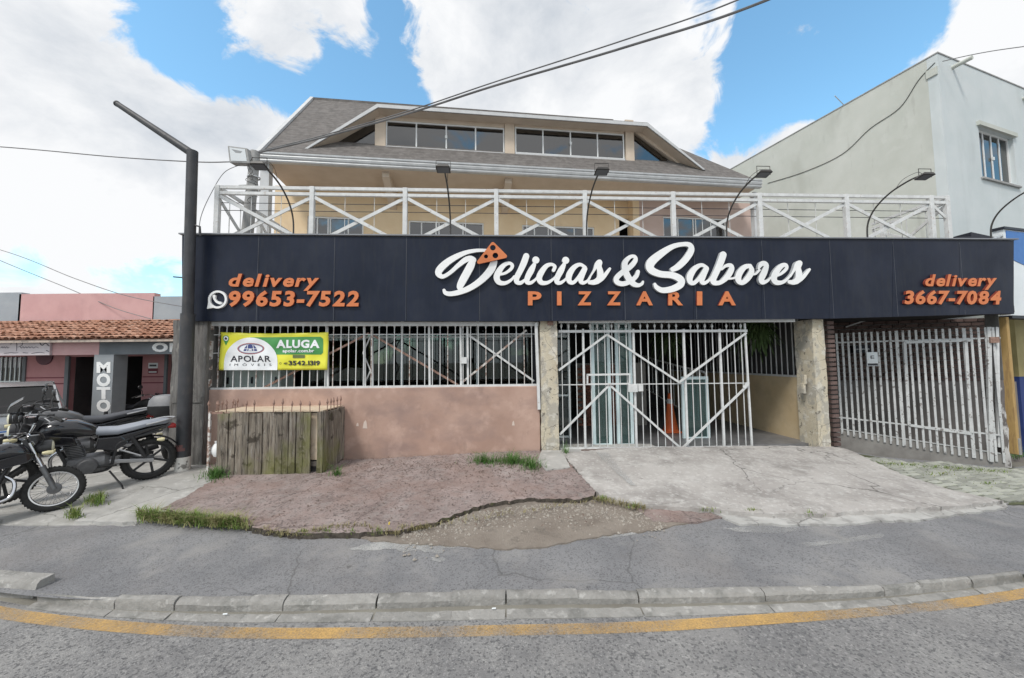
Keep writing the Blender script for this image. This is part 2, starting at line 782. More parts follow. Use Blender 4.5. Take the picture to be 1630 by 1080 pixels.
def G(px, py, off=0.0):
    z = .1
    for _ in range(25):
        p = at_z(px, py, z)
        z = .5 * z + .5 * (g(p.x, p.y) + off)
    return Vector((p.x, p.y, z))


def hash2(x, y, s=1.0):
    v = math.sin(x * 127.1 * s + y * 311.7 * s) * 43758.5453
    return v - math.floor(v)


def rough_edge(poly, step=.06, amp=.018):
    out = []
    n = len(poly)
    for i in range(n):
        a, b = Vector(poly[i][:2]), Vector(poly[(i + 1) % n][:2])
        l = (b - a).length
        k = max(1, int(l / step))
        nr = Vector((-(b - a).y, (b - a).x)) / (l or 1)
        for j in range(k):
            p = a + (b - a) * (j / k)
            o = (random.random() - .5) * 2 * amp if j else (random.random() - .5) * amp
            out.append(p + nr * o)
    return out


def in_poly(x, y, poly):
    c = False
    n = len(poly)
    j = n - 1
    for i in range(n):
        if (poly[i][1] > y) != (poly[j][1] > y) and x < (poly[j][0] - poly[i][0]) * (y - poly[i][1]) / (poly[j][1] - poly[i][1]) + poly[i][0]:
            c = not c
        j = i
    return c


def sheet(name, poly, off, m, skirt=0.0, grid=.15, amp=.018, zfun=None, bumpy=0.0, step=.06, parent=None, kind='structure', edge=None):
    zf = zfun or g
    pl = rough_edge(poly, step, amp) if amp else [Vector(p[:2]) for p in poly]
    pl = ccw(pl)
    xs, ys = [p.x for p in pl], [p.y for p in pl]
    pts = list(pl)
    nb = len(pts)
    x = min(xs) + grid / 2
    while x < max(xs):
        y = min(ys) + grid / 2
        while y < max(ys):
            q = (x + (random.random() - .5) * grid * .6, y + (random.random() - .5) * grid * .6)
            if in_poly(q[0], q[1], pl):
                pts.append(Vector(q))
            y += grid
        x += grid
    v, e, f, ov, oe, of = delaunay_2d_cdt(pts, [], [list(range(nb))], 0, 1e-5)
    keep = [t for t, o in zip(f, of) if o]
    mb = MB()
    vs = [Vector((p.x, p.y, zf(p.x, p.y) + off + (random.random() - .5) * bumpy)) for p in v]
    fs = [tuple(t) for t in keep]
    ntop = len(fs)
    if skirt:
        cnt = {}
        for t in keep:
            for i in range(3):
                a, b = t[i], t[(i + 1) % 3]
                cnt.setdefault((min(a, b), max(a, b)), []).append((a, b))
        ring = {}
        for kk, x in cnt.items():
            if len(x) == 1:
                a, b = x[0]
                for q in (a, b):
                    if q not in ring:
                        ring[q] = len(vs)
                        vs.append(vs[q] - Vector((0, 0, skirt)))
                fs.append((a, b, ring[b], ring[a]))
    mb.add(vs, fs)
    o = mb.build(name, m, parent, smooth=50)
    # keep the sheet facing up
    me = o.data
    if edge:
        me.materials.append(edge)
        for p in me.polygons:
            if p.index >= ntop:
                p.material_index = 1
    if sum(p.normal.z for p in me.polygons) < 0:
        me.flip_normals()
    if kind:
        o['kind'] = kind
    return o


def PX(pts, off=0.0):
    return [G(a, b, off) for a, b in pts]


m_road = mat('road asphalt', (.205, .203, .206), (.295, .29, .286), 1.3, 8, rough=.9, bump=.9, bscale=95, over=[
    ((.52, .51, .49), 'speck', 60, .0, .26, .9, (1, 1, 1)), ((.10, .10, .105), 'cells', 75, .66, .9, .8, (1, 1, 1)), ((.45, .44, .43), 'cells', 55, .84, .92, .35, (1, 1, 1)),
    ((.13, .13, .135), 'noise', 3.0, .60, .78, .5, (1, 1, 1)), ((.34, .33, .32), 'noise', 1.1, .58, .75, .45, (1, 1, 1)),
    ((.06, .06, .06), 'noise', 5.0, .74, .77, .5, (1, 1, 1))])
m_pave = mat('pavement asphalt', (.178, .18, .19), (.25, .25, .257), 1.6, 8, rough=.9, bump=.7, bscale=120, over=[
    ((.44, .44, .44), 'speck', 70, .0, .24, .75, (1, 1, 1)), ((.10, .10, .105), 'cells', 85, .70, .92, .65, (1, 1, 1)), ((.08, .08, .08), 'crack', .5, 0, .006, .7, (1, 1, 1)),
    ((.32, .31, .30), 'noise', 1.7, .60, .74, .55, (1, 1, 1)), ((.30, .27, .25), 'noise', .9, .56, .8, .3, (1, 1, 1)),
    ((.05, .05, .05), 'noise', 9, .75, .78, .55, (1, 1, 1))])
m_earth = mat('earth', (.16, .15, .13), (.22, .21, .18), 2, bump=.6, rough=.95)
m_conc = mat('weathered concrete', (.32, .315, .30), (.45, .44, .42), 1.8, 8, rough=.88, bump=.55, bscale=45, over=[
    ((.22, .215, .20), 'noise', 3.5, .56, .80, .6, (1, 1, 1)), ((.62, .61, .59), 'noise', 6, .60, .74, .5, (1, 1, 1)),
    ((.10, .10, .09), 'crack', .9, .0, .012, .85, (1, 1, 1)), ((.2, .2, .19), 'speck', 60, 0, .16, .5, (1, 1, 1))])
m_apron = mat('apron concrete', (.34, .32, .305), (.46, .44, .42), 1.3, 8, rough=.88, bump=.6, bscale=55, over=[
    ((.19, .175, .165), 'noise', 1.6, .53, .74, .65, (1, 1, 1)), ((.56, .55, .53), 'noise', 5, .60, .74, .5, (1, 1, 1)),
    ((.09, .085, .08), 'crack', .55, .0, .008, .9, (1, 1, 1)), ((.16, .15, .14), 'speck', 40, 0, .2, .6, (1, 1, 1)), ((.60, .59, .57), 'cells', 30, .84, .9, .35, (1, 1, 1)),
    ((.17, .16, .15), 'noise', 14, .66, .74, .5, (1, 1, 1))])
m_red = mat('worn red screed', (.21, .162, .15), (.315, .255, .24), 2.0, 8, rough=.92, bump=.9, bscale=70, over=[
    ((.40, .33, .315), 'noise', 3.4, .54, .74, .6, (1, 1, 1)), ((.13, .10, .09), 'noise', 4.5, .60, .78, .55, (1, 1, 1)),
    ((.50, .45, .43), 'speck', 38, 0, .22, .75, (1, 1, 1)), ((.10, .08, .075), 'cells', 45, .76, .92, .7, (1, 1, 1)), ((.09, .07, .065), 'crack', .9, 0, .010, .8, (1, 1, 1)), ((.33, .29, .275), 'noise', 9, .56, .68, .5, (1, 1, 1)),
    ((.28, .185, .155), 'noise', 1.2, .55, .7, .4, (1, 1, 1))])
m_dirt = mat('bare dirt', (.185, .155, .13), (.275, .24, .205), 3, 8, rough=.95, bump=1.0, bscale=50, over=[
    ((.38, .35, .31), 'speck', 50, 0, .2, .65, (1, 1, 1)), ((.10, .085, .07), 'noise', 6, .58, .75, .6, (1, 1, 1))])
m_white = mat('pale cement smear', (.40, .40, .39), (.50, .50, .485), 6, rough=.9, bump=.4, bscale=60, over=[
    ((.2, .2, .2), 'crack', 6, .0, .03, .9, (1, 1, 1)), ((.28, .28, .28), 'noise', 12, .6, .72, .6, (1, 1, 1))])

m_soil_shade = mat('shaded broken edge soil', (.045, .037, .03), (.10, .085, .07), 25, rough=.95, bump=.8, bscale=60, over=[((.10, .11, .04), 'noise', 8, .58, .7, .6, (1, 1, 1))])  # soil plus the deep shade under the slab step, painted into one dark colour
m_fringe = mat('cracked fringe cement', (.36, .355, .34), (.47, .465, .45), 4, rough=.9, bump=.6, bscale=50, over=[((.09, .085, .08), 'crack', 3.0, 0, .035, .9, (1, 1, 1)), ((.22, .21, .2), 'noise', 6, .55, .68, .6, (1, 1, 1))])
# base terrain to the horizon
mb = MB()
mb.add([(-900, -900, -.32), (900, -900, -.32), (900, 2500, -.32), (-900, 2500, -.32)], [(0, 1, 2, 3)])
o = mb.build('ground', m_earth)
o['kind'] = 'structure'
# road
pts = [(p.x, p.y) for p in gutw]
sl0 = (pts[1][1] - pts[0][1]) / (pts[1][0] - pts[0][0])
road_poly = [(-70, pts[0][1] + 3.0), *pts, (70, pts[-1][1] + 14.0), (70, -30), (-70, -30)]
mb = MB()
top = [(x, y + .03) for x, y in [road_poly[0]] + pts + [road_poly[len(pts) + 1]]]
vs = [(x, y, 0) for x, y in top] + [(x, -30, 0) for x, y in top]
n = len(top)
mb.add(vs, [(i + n, i + n + 1, i + 1, i) for i in range(n - 1)])
road = mb.build('road', m_road)
road['kind'] = 'structure'
# far pavements beyond the built stretch
sheet('pavement', [(x, y - .035) for x, y in BAKT if -6.6 < x < 6.6] + [(9.5, yk(9.5)), (14, 4.6), (14, 9.0), (9.6, 7.4), (5, 7.1), (0, 6.86), (-5.5, 6.6), (-9, 6.5), (-9, 4.6)], 0.0, m_pave, grid=.2, amp=0)

# yellow edge line, worn
def worn_paint(name, col):
    m = bpy.data.materials.new(name)
    m.use_nodes = True
    N, L = m.node_tree.nodes, m.node_tree.links
    b = N['Principled BSDF']
    b.inputs['Roughness'].default_value = .8
    tc = N.new('ShaderNodeTexCoord')

    def nz(s, d, st=(1, 1, 1)):
        mp = N.new('ShaderNodeMapping')
        mp.inputs['Scale'].default_value = st
        L.new(tc.outputs['Object'], mp.inputs[0])
        t = N.new('ShaderNodeTexNoise')
        t.inputs['Scale'].default_value = s
        t.inputs['Detail'].default_value = d
        t.inputs['Roughness'].default_value = .7
        L.new(mp.outputs[0], t.inputs['Vector'])
        return t.outputs['Fac']
    mx = N.new('ShaderNodeMix')
    mx.data_type = 'RGBA'
    L.new(nz(30, 4), mx.inputs[0])
    mx.inputs[6].default_value = (*[c * .8 for c in col], 1)
    mx.inputs[7].default_value = (*[min(1, c * 1.2) for c in col], 1)
    L.new(mx.outputs[2], b.inputs['Base Color'])
    ad = N.new('ShaderNodeMath')
    ad.operation = 'MULTIPLY_ADD'
    L.new(nz(.8, 3), ad.inputs[0])
    ad.inputs[1].default_value = 2.2
    m2 = N.new('ShaderNodeMath')
    m2.operation = 'MULTIPLY'
    L.new(nz(70, 5), m2.inputs[0])
    m2.inputs[1].default_value = 1.1
    L.new(m2.outputs[0], ad.inputs[2])
    r = N.new('ShaderNodeMapRange')
    r.inputs['From Min'].default_value = 1.35
    r.inputs['From Max'].default_value = 2.0
    r.inputs['To Min'].default_value = .06
    r.inputs['To Max'].default_value = .85
    L.new(ad.outputs[0], r.inputs['Value'])
    L.new(r.outputs[0], b.inputs['Alpha'])
    return m


YL = [(-120, 950), (0, 975), (120, 991), (272, 1003), (420, 1008), (600, 1007), (820, 1003), (1019, 998), (1200, 987), (1400, 972), (1560, 955), (1700, 930)]
yl = [at_z(x, y, .004) for x, y, *_ in catmull([(float(a), float(b)) for a, b in YL], 6)]
mb = MB()
wv = []
for i, p in enumerate(yl):
    t = (yl[min(i + 1, len(yl) - 1)] - yl[max(0, i - 1)]).normalized()
    nrm = Vector((-t.y, t.x, 0))
    wv += [p + nrm * .055, p - nrm * .055]
mb.add(wv, [(2 * i, 2 * i + 2, 2 * i + 3, 2 * i + 1) for i in range(len(yl) - 1)])
o = mb.build('yellow_line', worn_paint('worn yellow paint', (.62, .385, .13)), road)
if o.data.polygons[0].normal.z < 0:
    o.data.flip_normals()

m_smear = worn_paint('pale worn cement', (.46, .46, .45))
# kerb stones and gutter slabs, each its own piece
m_kerb = mat('kerb concrete', (.25, .243, .23), (.37, .36, .345), 5, 8, rough=.9, bump=.9, bscale=38, rand=.10, over=[
    ((.13, .13, .12), 'noise', 5, .53, .70, .7, (1, 1, 1)), ((.15, .15, .15), 'speck', 70, 0, .15, .5, (1, 1, 1)), ((.55, .54, .52), 'noise', 14, .62, .72, .45, (1, 1, 1))])
kerb = bpy.data.objects.new('kerb', None)
COL.objects.link(kerb)
kerb['kind'] = 'structure'
mb = MB()
for i, (x, y) in enumerate(BAKT):
    mb.v += [Vector((x, y + .05, .05)), Vector((x, lin_tab(JUNT, x) + .05, .03)), Vector((x, lin_tab(GUTT, x), -.01))]
nk = len(BAKT)
mb.f = [(3 * i + j, 3 * i + 3 + j, 3 * i + 4 + j, 3 * i + 1 + j) for i in range(nk - 1) for j in (0, 1)]
mb.build('kerb_bed', m_earth, kerb)
JOINTS = [62, 205, 300, 412, 465, 604, 720, 805, 918, 1014, 1215, 1315, 1420, 1490, 1590, 1700]
for i in range(len(JOINTS) - 1):
    xa, xb = at_z(JOINTS[i], 950, .05).x, at_z(JOINTS[i + 1], 950, .05).x
    xa += .002 + random.random() * .004
    xb -= .001
    mb, mg = MB(), MB()
    K = 7
    prof, gut = [], []
    dz, skew = random.random() * .018 + .004, (random.random() - .5) * .03
    for j in range(K):
        x = xa + (xb - xa) * j / (K - 1)
        b, jn, gt = lin_tab(BAKT, x), lin_tab(JUNT, x), lin_tab(GUTT, x)
        w = lambda: (random.random() - .5) * .008
        prof.append([(x, b + .03, -.1), (x, b, .075 + dz + w()), (x + skew * .5, b + (jn - b) * .35, .080 + dz + w()),
                     (x + skew, b + (jn - b) * .74, .072 + dz + w()), (x + skew, b + (jn - b) * .90, .056 + dz * .6 + w()), (x + skew, jn + w() + .01, -.02)])
        gut.append([(x + skew, jn + .03, -.1), (x + skew, jn + .02, .014 + w() * .4), (x + skew, (jn + gt) / 2, .012 + w() * .4), (x + skew * 1.5, gt + w(), .006), (x + skew * 1.5, gt, -.1)])
    for src, m_, P in ((prof, mb, 6), (gut, mg, 5)):
        vs = [q for r in src for q in r]
        fs = [(a * P + c, a * P + c + 1, (a + 1) * P + c + 1, (a + 1) * P + c) for a in range(K - 1) for c in range(P - 1)]
        fs += [tuple(range(P)), tuple((K - 1) * P + c for c in range(P))]
        m_.add(vs, fs)
    mb.build('kerb_stone', m_kerb, kerb, smooth=30)
    mg.build('gutter_slab', m_kerb, kerb, smooth=30)
# the full-height kerb at the left corner
a, b = at_z(52, 953, .02), at_z(-330, 922, .02)
mb = MB()
d = (b - a).normalized()
nrm = Vector((d.y, -d.x, 0)) if d.y * 0 - d.x > 0 else Vector((-d.y, d.x, 0))
if nrm.y < 0:
    nrm = -nrm
K = 12
secs = []
for i in range(K):
    p = a + (b - a) * i / (K - 1)
    w = lambda: (random.random() - .5) * .008
    secs += [p + Vector((0, 0, -.1)), p + Vector((0, 0, .01)) + nrm * .0, p + Vector((0, 0, .105 + w())) + nrm * (.02 + w()), p + Vector((0, 0, .122 + w())) + nrm * .04,
             p + Vector((0, 0, .125 + w())) + nrm * .13, p + Vector((0, 0, -.1)) + nrm * .14]
mb.add(secs, [(i * 6 + j, i * 6 + j + 1, i * 6 + j + 7, i * 6 + j + 6) for i in range(K - 1) for j in range(5)] + [tuple(range(6)), tuple((K - 1) * 6 + j for j in range(6))])
mb.build('kerb_stone', m_kerb, kerb, smooth=35)

# yard of the workshop on the left
yard = PX([(-420, 830), (60, 838), (205, 836), (240, 802), (318, 752)])
sheet('concrete_yard', [(p.x, p.y) for p in yard] + [(-5.55, 6.6), (-5.6, 14), (-30, 14), (-30, 5)], .012, m_conc, skirt=.04, grid=.3, amp=.01, step=.2)
sheet('concrete_ramp', PX([(118, 836), (195, 800), (282, 752), (300, 744), (345, 744), (345, 768), (300, 800), (262, 826), (215, 838)]), .045, m_conc, skirt=.09, grid=.12)
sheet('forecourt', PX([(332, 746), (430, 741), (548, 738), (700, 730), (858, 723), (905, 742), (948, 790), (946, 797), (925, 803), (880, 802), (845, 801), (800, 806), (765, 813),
                       (730, 826), (690, 841), (650, 851), (600, 857), (540, 858), (470, 858), (420, 853), (395, 846), (300, 827), (256, 818), (300, 795), (340, 770)]), .06, m_red, edge=m_soil_shade, skirt=.12, grid=.10, bumpy=.012, amp=.02, step=.04)
sheet('dirt_strip', PX([(560, 854), (640, 846), (700, 826), (770, 803), (850, 792), (950, 790), (1030, 815), (1110, 830), (1040, 846), (980, 852), (930, 860), (870, 872), (800, 876), (700, 870), (600, 864)]), .012, m_dirt, skirt=.03, grid=.08, bumpy=.008)
sheet('concrete_apron', PX([(893, 726), (1000, 719), (1200, 716), (1322, 716), (1352, 722), (1378, 735), (1440, 764), (1520, 789), (1598, 806), (1520, 815), (1400, 822), (1300, 828), (1210, 827),
                            (1120, 819), (1010, 812), (955, 796), (930, 770), (905, 740)]), .065, m_apron, skirt=.13, grid=.12, bumpy=.006)
sheet('red_patch', PX([(1012, 812), (1130, 818), (1150, 826), (1110, 834), (1040, 833)]), .02, m_red, skirt=.04, grid=.1)
sheet('cement_fringe', PX([(1130, 818), (1300, 824), (1450, 815), (1606, 803), (1600, 812), (1450, 832), (1300, 839), (1180, 838)]), .022, m_fringe, skirt=.04, grid=.1, amp=.022, step=.11)
c3 = lambda L_: [(300 + x / 2.717, 600 + y / 2.717) for x, y in L_]
sheet('cement_smear', PX(c3([(695, 745), (770, 725), (850, 700), (1000, 695), (1010, 712), (1215, 722), (1180, 738), (1100, 745), (1105, 765), (1060, 765), (985, 750), (940, 760), (880, 745), (760, 758)])), .005, m_smear, grid=.1, amp=.02, step=.035)
sheet('cement_smear', PX(c3([(1050, 780), (1110, 785), (1110, 798), (1085, 804), (1052, 796)])), .005, m_smear, grid=.1, amp=.006, step=.03)
sheet('cement_smear', PX([(930, 852), (990, 846), (1030, 842), (1010, 852), (950, 860)]), .005, m_smear, grid=.1, amp=.012, step=.03)
sheet('cement_smear', PX([(1270, 866), (1330, 860), (1400, 850), (1410, 855), (1340, 866), (1290, 871)]), .005, m_smear, grid=.1, amp=.014, step=.03)
sheet('cement_smear', PX([(420, 762), (0, 0)][:0] + [(1150, 842), (1220, 838), (1300, 842), (1240, 850), (1180, 848)]), .005, m_smear, grid=.1, amp=.012, step=.03)
sheet('cement_smear', PX([(948, 727), (968, 728), (978, 742), (1000, 768), (1014, 783), (1004, 782), (980, 760), (962, 742)]), .078, m_smear, grid=.1, amp=.01, step=.03)
# concrete step by the pillar between forecourt and apron
sheet('concrete_step', PX([(862, 724), (895, 724), (908, 752), (870, 757), (855, 742)]), .075, m_conc, skirt=.1, grid=.1, amp=.008)

# block paving at the right, every block a piece
sheet('paving_bed', PX([(1345, 722), (1470, 737), (1600, 746), (1724, 748), (1724, 808), (1612, 805), (1520, 790), (1440, 766), (1380, 740)]), .008, mat('mossy joint soil', (.05, .055, .03), (.10, .11, .05), 12, rough=.95), grid=.2)
paving = bpy.data.objects.new('block_paving', None)
COL.objects.link(paving)
paving['kind'] = 'structure'
m_block = mat('paving block', (.29, .30, .265), (.40, .40, .36), 9, rough=.92, bump=.7, bscale=60, rand=.26, over=[((.16, .19, .10), 'noise', 6, .54, .74, .6, (1, 1, 1))])
zone = [(p.x, p.y) for p in PX([(1352, 722), (1470, 739), (1600, 748), (1720, 750), (1720, 806), (1612, 803), (1520, 786), (1440, 760), (1385, 737)])]
mb = MB()
bw, bh = .089, .040
mb.add([(-bw, -bh, -.05), (bw, -bh, -.05), (bw, bh, -.05), (-bw, bh, -.05), (-bw, -bh, .014), (bw, -bh, .014), (bw, bh, .014), (-bw, bh, .014),
        (-bw + .008, -bh + .008, .02), (bw - .008, -bh + .008, .02), (bw - .008, bh - .008, .02), (-bw + .008, bh - .008, .02)],
       [(0, 1, 5, 4), (1, 2, 6, 5), (2, 3, 7, 6), (3, 0, 4, 7), (4, 5, 9, 8), (5, 6, 10, 9), (6, 7, 11, 10), (7, 4, 8, 11), (8, 9, 10, 11)])
block_me = mb.mesh('paver', m_block)
ca, sa = math.cos(R(14)), math.sin(R(14))
nblk = 0
for r in range(-40, 60):
    for c in range(-20, 40):
        lx, ly = c * .2 + (r % 2) * .1, r * .1
        x, y = 7.5 + lx * ca - ly * sa, 6.0 + lx * sa + ly * ca
        if in_poly(x, y, zone) and nblk < 298:
            e = .06
            gx, gy = (g(x + e, y) - g(x - e, y)) / (2 * e), (g(x, y + e) - g(x, y - e)) / (2 * e)
            o = inst('paver', block_me, (x, y, g(x, y) + .014 + (random.random() - .5) * .012), paving)
            o.rotation_euler = Vector((-gx, -gy, 1)).to_track_quat('Z', 'Y').to_euler()
            o.rotation_euler.z = R(14 + random.uniform(-2, 2))
            nblk += 1

# ------------------------------------------------------------------ shared materials
m_whitepaint = mat('white painted steel', (.56, .57, .57), (.68, .69, .69), 9, rough=.5, over=[((.40, .33, .28), 'noise', 16, .66, .74, .55, (1, 1, 1)), ((.5, .5, .49), 'noise', 5, .58, .8, .4, (1, 1, 1))])
m_rustwhite = mat('rusting white steel', (.55, .52, .49), (.72, .71, .69), 12, rough=.65, over=[((.23, .12, .08), 'noise', 11, .52, .62, .85, (1, 1, 1))])
m_rust = mat('rusted steel', (.20, .115, .085), (.33, .22, .18), 20, rough=.85, bump=.4)
m_pink = mat('faded salmon render', (.375, .245, .195), (.475, .325, .265), 1.5, 8, rough=.85, bump=.25, bscale=90, over=[
    ((.27, .19, .17), 'noise', 1.0, .52, .72, .7, (1, 1, 1.8)), ((.60, .43, .36), 'noise', 2.6, .58, .74, .45, (1, 1, 1)),
    ((.22, .155, .135), 'noise', 3.0, .64, .80, .6, (1, 1, .6)), ((.27, .20, .19), 'noise', 30, .66, .74, .3, (1, 1, 1))])
m_pillar = mat('peeling cream pillar', (.50, .44, .33), (.62, .57, .46), 2.5, 8, rough=.88, bump=.7, bscale=40, over=[
    ((.36, .34, .30), 'noise', 3.2, .53, .60, .75, (1, 1, .8)), ((.16, .145, .12), 'noise', 9, .66, .70, .85, (1, 1, 1)),
    ((.70, .68, .62), 'noise', 6, .60, .68, .5, (1, 1, 1)), ((.10, .09, .08), 'crack', 2.2, 0, .012, .9, (1, 1, 1))])
m_navy = mat('navy sign sheet', (.010, .014, .028), (.017, .022, .040), 1.2, 5, rough=.38, spec=.22, bump=.08, bscale=3, over=[
    ((.05, .055, .07), 'noise', 1.6, .55, .8, .35, (1, 1, .5)), ((.028, .03, .036), 'noise', 5, .55, .75, .4, (3, 1, .4))])
m_navyside = mat('navy sign frame', (.012, .014, .024), rough=.5)
m_letterw = mat('white letter face', (.82, .83, .83), (.88, .88, .88), 5, rough=.35)
m_letterw_side = m_letterw
m_orange = mat('orange letter', (.60, .17, .055), (.66, .21, .075), 5, rough=.45)
m_cream = mat('cream house wall', (.74, .56, .35), (.82, .65, .44), 1.6, 7, rough=.85, bump=.15, bscale=120, over=[((.50, .36, .25), 'noise', 2, .6, .8, .3, (1, 1, .5))])
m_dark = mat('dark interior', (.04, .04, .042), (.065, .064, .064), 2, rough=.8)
m_inwall = mat('interior wall', (.23, .20, .17), (.30, .27, .23), 2, rough=.8)
m_floor = mat('interior floor tile', (.13, .13, .135), (.19, .19, .195), 3, rough=.45)
m_alu = mat('pale aluminium', (.62, .68, .69), (.70, .75, .76), 5, rough=.4, metal=.2)
m_beige = mat('ochre stair wall', (.52, .40, .24), (.60, .48, .31), 1.5, rough=.85, bump=.2, over=[((.38, .30, .20), 'noise', 2.4, .55, .75, .5, (1, 1, 1))])
g_shop = glass('shop glass', (.45, .62, .62), 1.75)
g_aqua = glass('aqua door glass', (.42, .66, .64), 1.6, opaque=.30)
g_house = glass('house glass', (.12, .14, .17), 2.4)

# ------------------------------------------------------------------ low wall and pillars
def fbox(mb, px0, px1, pyt, pyb, y0, y1, ref=0.0):
    a, b = F.P(px0, pyt, ref), F.P(px1, pyb, ref)
    return mb.box(a.x, b.x, y0, y1, b.z, a.z)


wl, wr = F.P(327, 621), F.P(859, 615)
wall = thing('low_wall', 'long low salmon pink rendered wall under the white grille', 'wall', F, (wl.x, 0, .1))
nseg = 24
mb = MB()
tops = [(wl.x + (wr.x - wl.x) * i / nseg, wl.z + (wr.z - wl.z) * i / nseg) for i in range(nseg + 1)]
mb.prism([(wl.x, -.15), (wr.x, -.15), (wr.x, wr.z), (wl.x, wl.z)], 0.0, .16)
mb.build('wall_body', m_pink, wall, bevel=.012)
mb = MB()
for px, py, w, h in ((581, 676, 7, 12), (569, 676, 4, 5), (817, 674, 4, 7)):
    c = F.P(px, py)
    s = w / 88
    mb.prism([(c.x - s / 2, c.z - h / 180), (c.x + s / 2, c.z - h / 170), (c.x + s / 3, c.z + h / 300), (c.x + s / 8, c.z + h / 160), (c.x - s / 4, c.z + h / 300)], -.003, .01)
mb.build('plaster_scar', mat('bare plaster', (.62, .52, .46)), wall)


def pillar(name, label, px0, px1, pyt, pyb, y0, y1, m, chips=14):
    a, b = F.P(px0, pyt), F.P(px1, pyb)
    zt, zb = a.z, b.z - .2
    t = thing(name, label, 'pillar', F, (a.x, y0, zb))
    # an uneven prism: many rings with small irregularities
    mb = MB()
    K = 26
    ring = []
    for k in range(K):
        z = zb + (zt - zb) * k / (K - 1)
        for cx, cy in ((a.x, y0), ((a.x + b.x) / 2, y0), (b.x, y0), (b.x, y1), (a.x, y1)):
            ring.append((cx + random.uniform(-.008, .008), cy + random.uniform(-.006, .006), z))
    n = 5
    fs = [(k * n + i, k * n + (i + 1) % n, (k + 1) * n + (i + 1) % n, (k + 1) * n + i) for k in range(K - 1) for i in range(n)]
    fs += [tuple(range(n)), tuple((K - 1) * n + i for i in range(n))]
    mb.add(ring, fs)
    mb.build('shaft', m, t, smooth=35)
    return t


p1 = pillar('concrete_pillar', 'cream pillar with flaking paint between low wall and bar gate', 859, 890, 511, 728, -.03, .33, m_pillar)
mb = MB()
c = F.P(876, 515, -.05)
mb.box(c.x - .05, c.x + .05, -.06, -.03, c.z - .035, c.z + .05)
mb.build('rusty_plate', m_rust, p1)
p2 = pillar('concrete_pillar', 'cream pillar with greenish side right of the bar gate', 1290, 1321, 509, 722, -.03, .40, m_pillar)
for i, (zy0, zy1) in enumerate(((597, 612), (611, 627))):
    mb = MB()
    a, b = F.P(1283, zy0, .1), F.P(1289, zy1, .1)
    mb.box(a.x - .05, F.P(1290, zy0).x, .08 + i * .02, .17 + i * .02, b.z, a.z)
    mb.build('latch_block', m_pillar, p2, bevel=.008)
m_woodpost = mat('dark weathered post', (.12, .115, .11), (.22, .21, .20), 3, 8, rough=.9, bump=.8, bscale=30, stretch=(3, 3, .5), over=[((.07, .065, .06), 'noise', 5, .55, .7, .7, (4, 4, .4)), ((.36, .34, .31), 'noise', 8, .64, .72, .5, (2, 2, .7))])
p3 = pillar('corner_post', 'dark weathered square post behind the round steel pole', 284, 328, 511, 745, -.10, .32, m_woodpost)
mb = MB()
fbox(mb, 283, 329, 632, 640, -.115, .0)
mb.build('ledge', m_woodpost, p3)
mb = MB()
fbox(mb, 326, 333, 516, 618, -.02, .06)
mb.build('flaking_edge', m_rustwhite, p3)

# ------------------------------------------------------------------ the shell of the ground floor
shell = thing('restaurant_ground_floor', 'dim ground floor room and terrace slab behind the white bars and gate', 'building', F, (0, 3, .2))
sL, sR = F.P(300, 600).x, F.P(1322, 600).x
mb = MB()
mb.box(sL, sR, .2, 7.0, -.2, .31)
mb.build('floor', m_floor, shell)
mb = MB()
mb.box(sL - .05, sR + 3.3, .02, 7.2, 2.98, 3.3)
mb.build('terrace_slab', mat('slab concrete', (.34, .33, .31), (.42, .41, .39)), shell)
mb = MB()
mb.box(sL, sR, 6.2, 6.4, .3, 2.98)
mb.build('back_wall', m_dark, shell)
mb = MB()
mb.box(sL, sL + .15, .33, 7.0, -.2, 2.98)
mb.build('side_wall', m_woodpost, shell)
mb = MB()
a = F.P(1279, 600, .35)
mb.box(a.x, a.x + .12, .41, 6.3, -.2, a.z - .02)
mb.build('stair_wall', m_beige, shell)
mb = MB()
mb.box(a.x + .02, a.x + .1, .41, 6.3, a.z - .02, a.z + .02)
mb.build('rail', m_whitepaint, shell)
mb = MB().box(-.008, .008, -.008, .008, 0, 2.98 - a.z)
me = mb.mesh('bar', m_whitepaint)
for i in range(26):
    inst('bar', me, (a.x + .06, .5 + i * .155, a.z + .01), shell)
mb = MB()
mb.box(a.x + .14, a.x + .2, .6, 6.3, .3, 2.98)
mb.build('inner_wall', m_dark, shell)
# storefront glazing behind the grille
zg = 1.15
xs = [F.P(p, 560, zg).x for p in (318, 392, 450, 520, 592, 640, 700, 760, 850, 905)]
for i in range(len(xs) - 1):
    mb = MB()
    mb.box(xs[i] + .03, xs[i + 1] - .03, zg, zg + .008, .36, 2.94)
    if i not in (0,):
        mb.build('glass_pane', g_shop, shell)
for i, x in enumerate(xs):
    mb = MB()
    mb.box(x - .028, x + .028, zg - .02, zg + .03, .31, 2.97)
    mb.build('mullion', m_alu if i % 2 else m_navyside, shell)
mb = MB()
for z in (.34, 1.2, 2.45):
    mb.box(xs[0], xs[-1], zg - .012, zg + .02, z - .02, z + .02)
mb.build('transom', m_alu, shell)
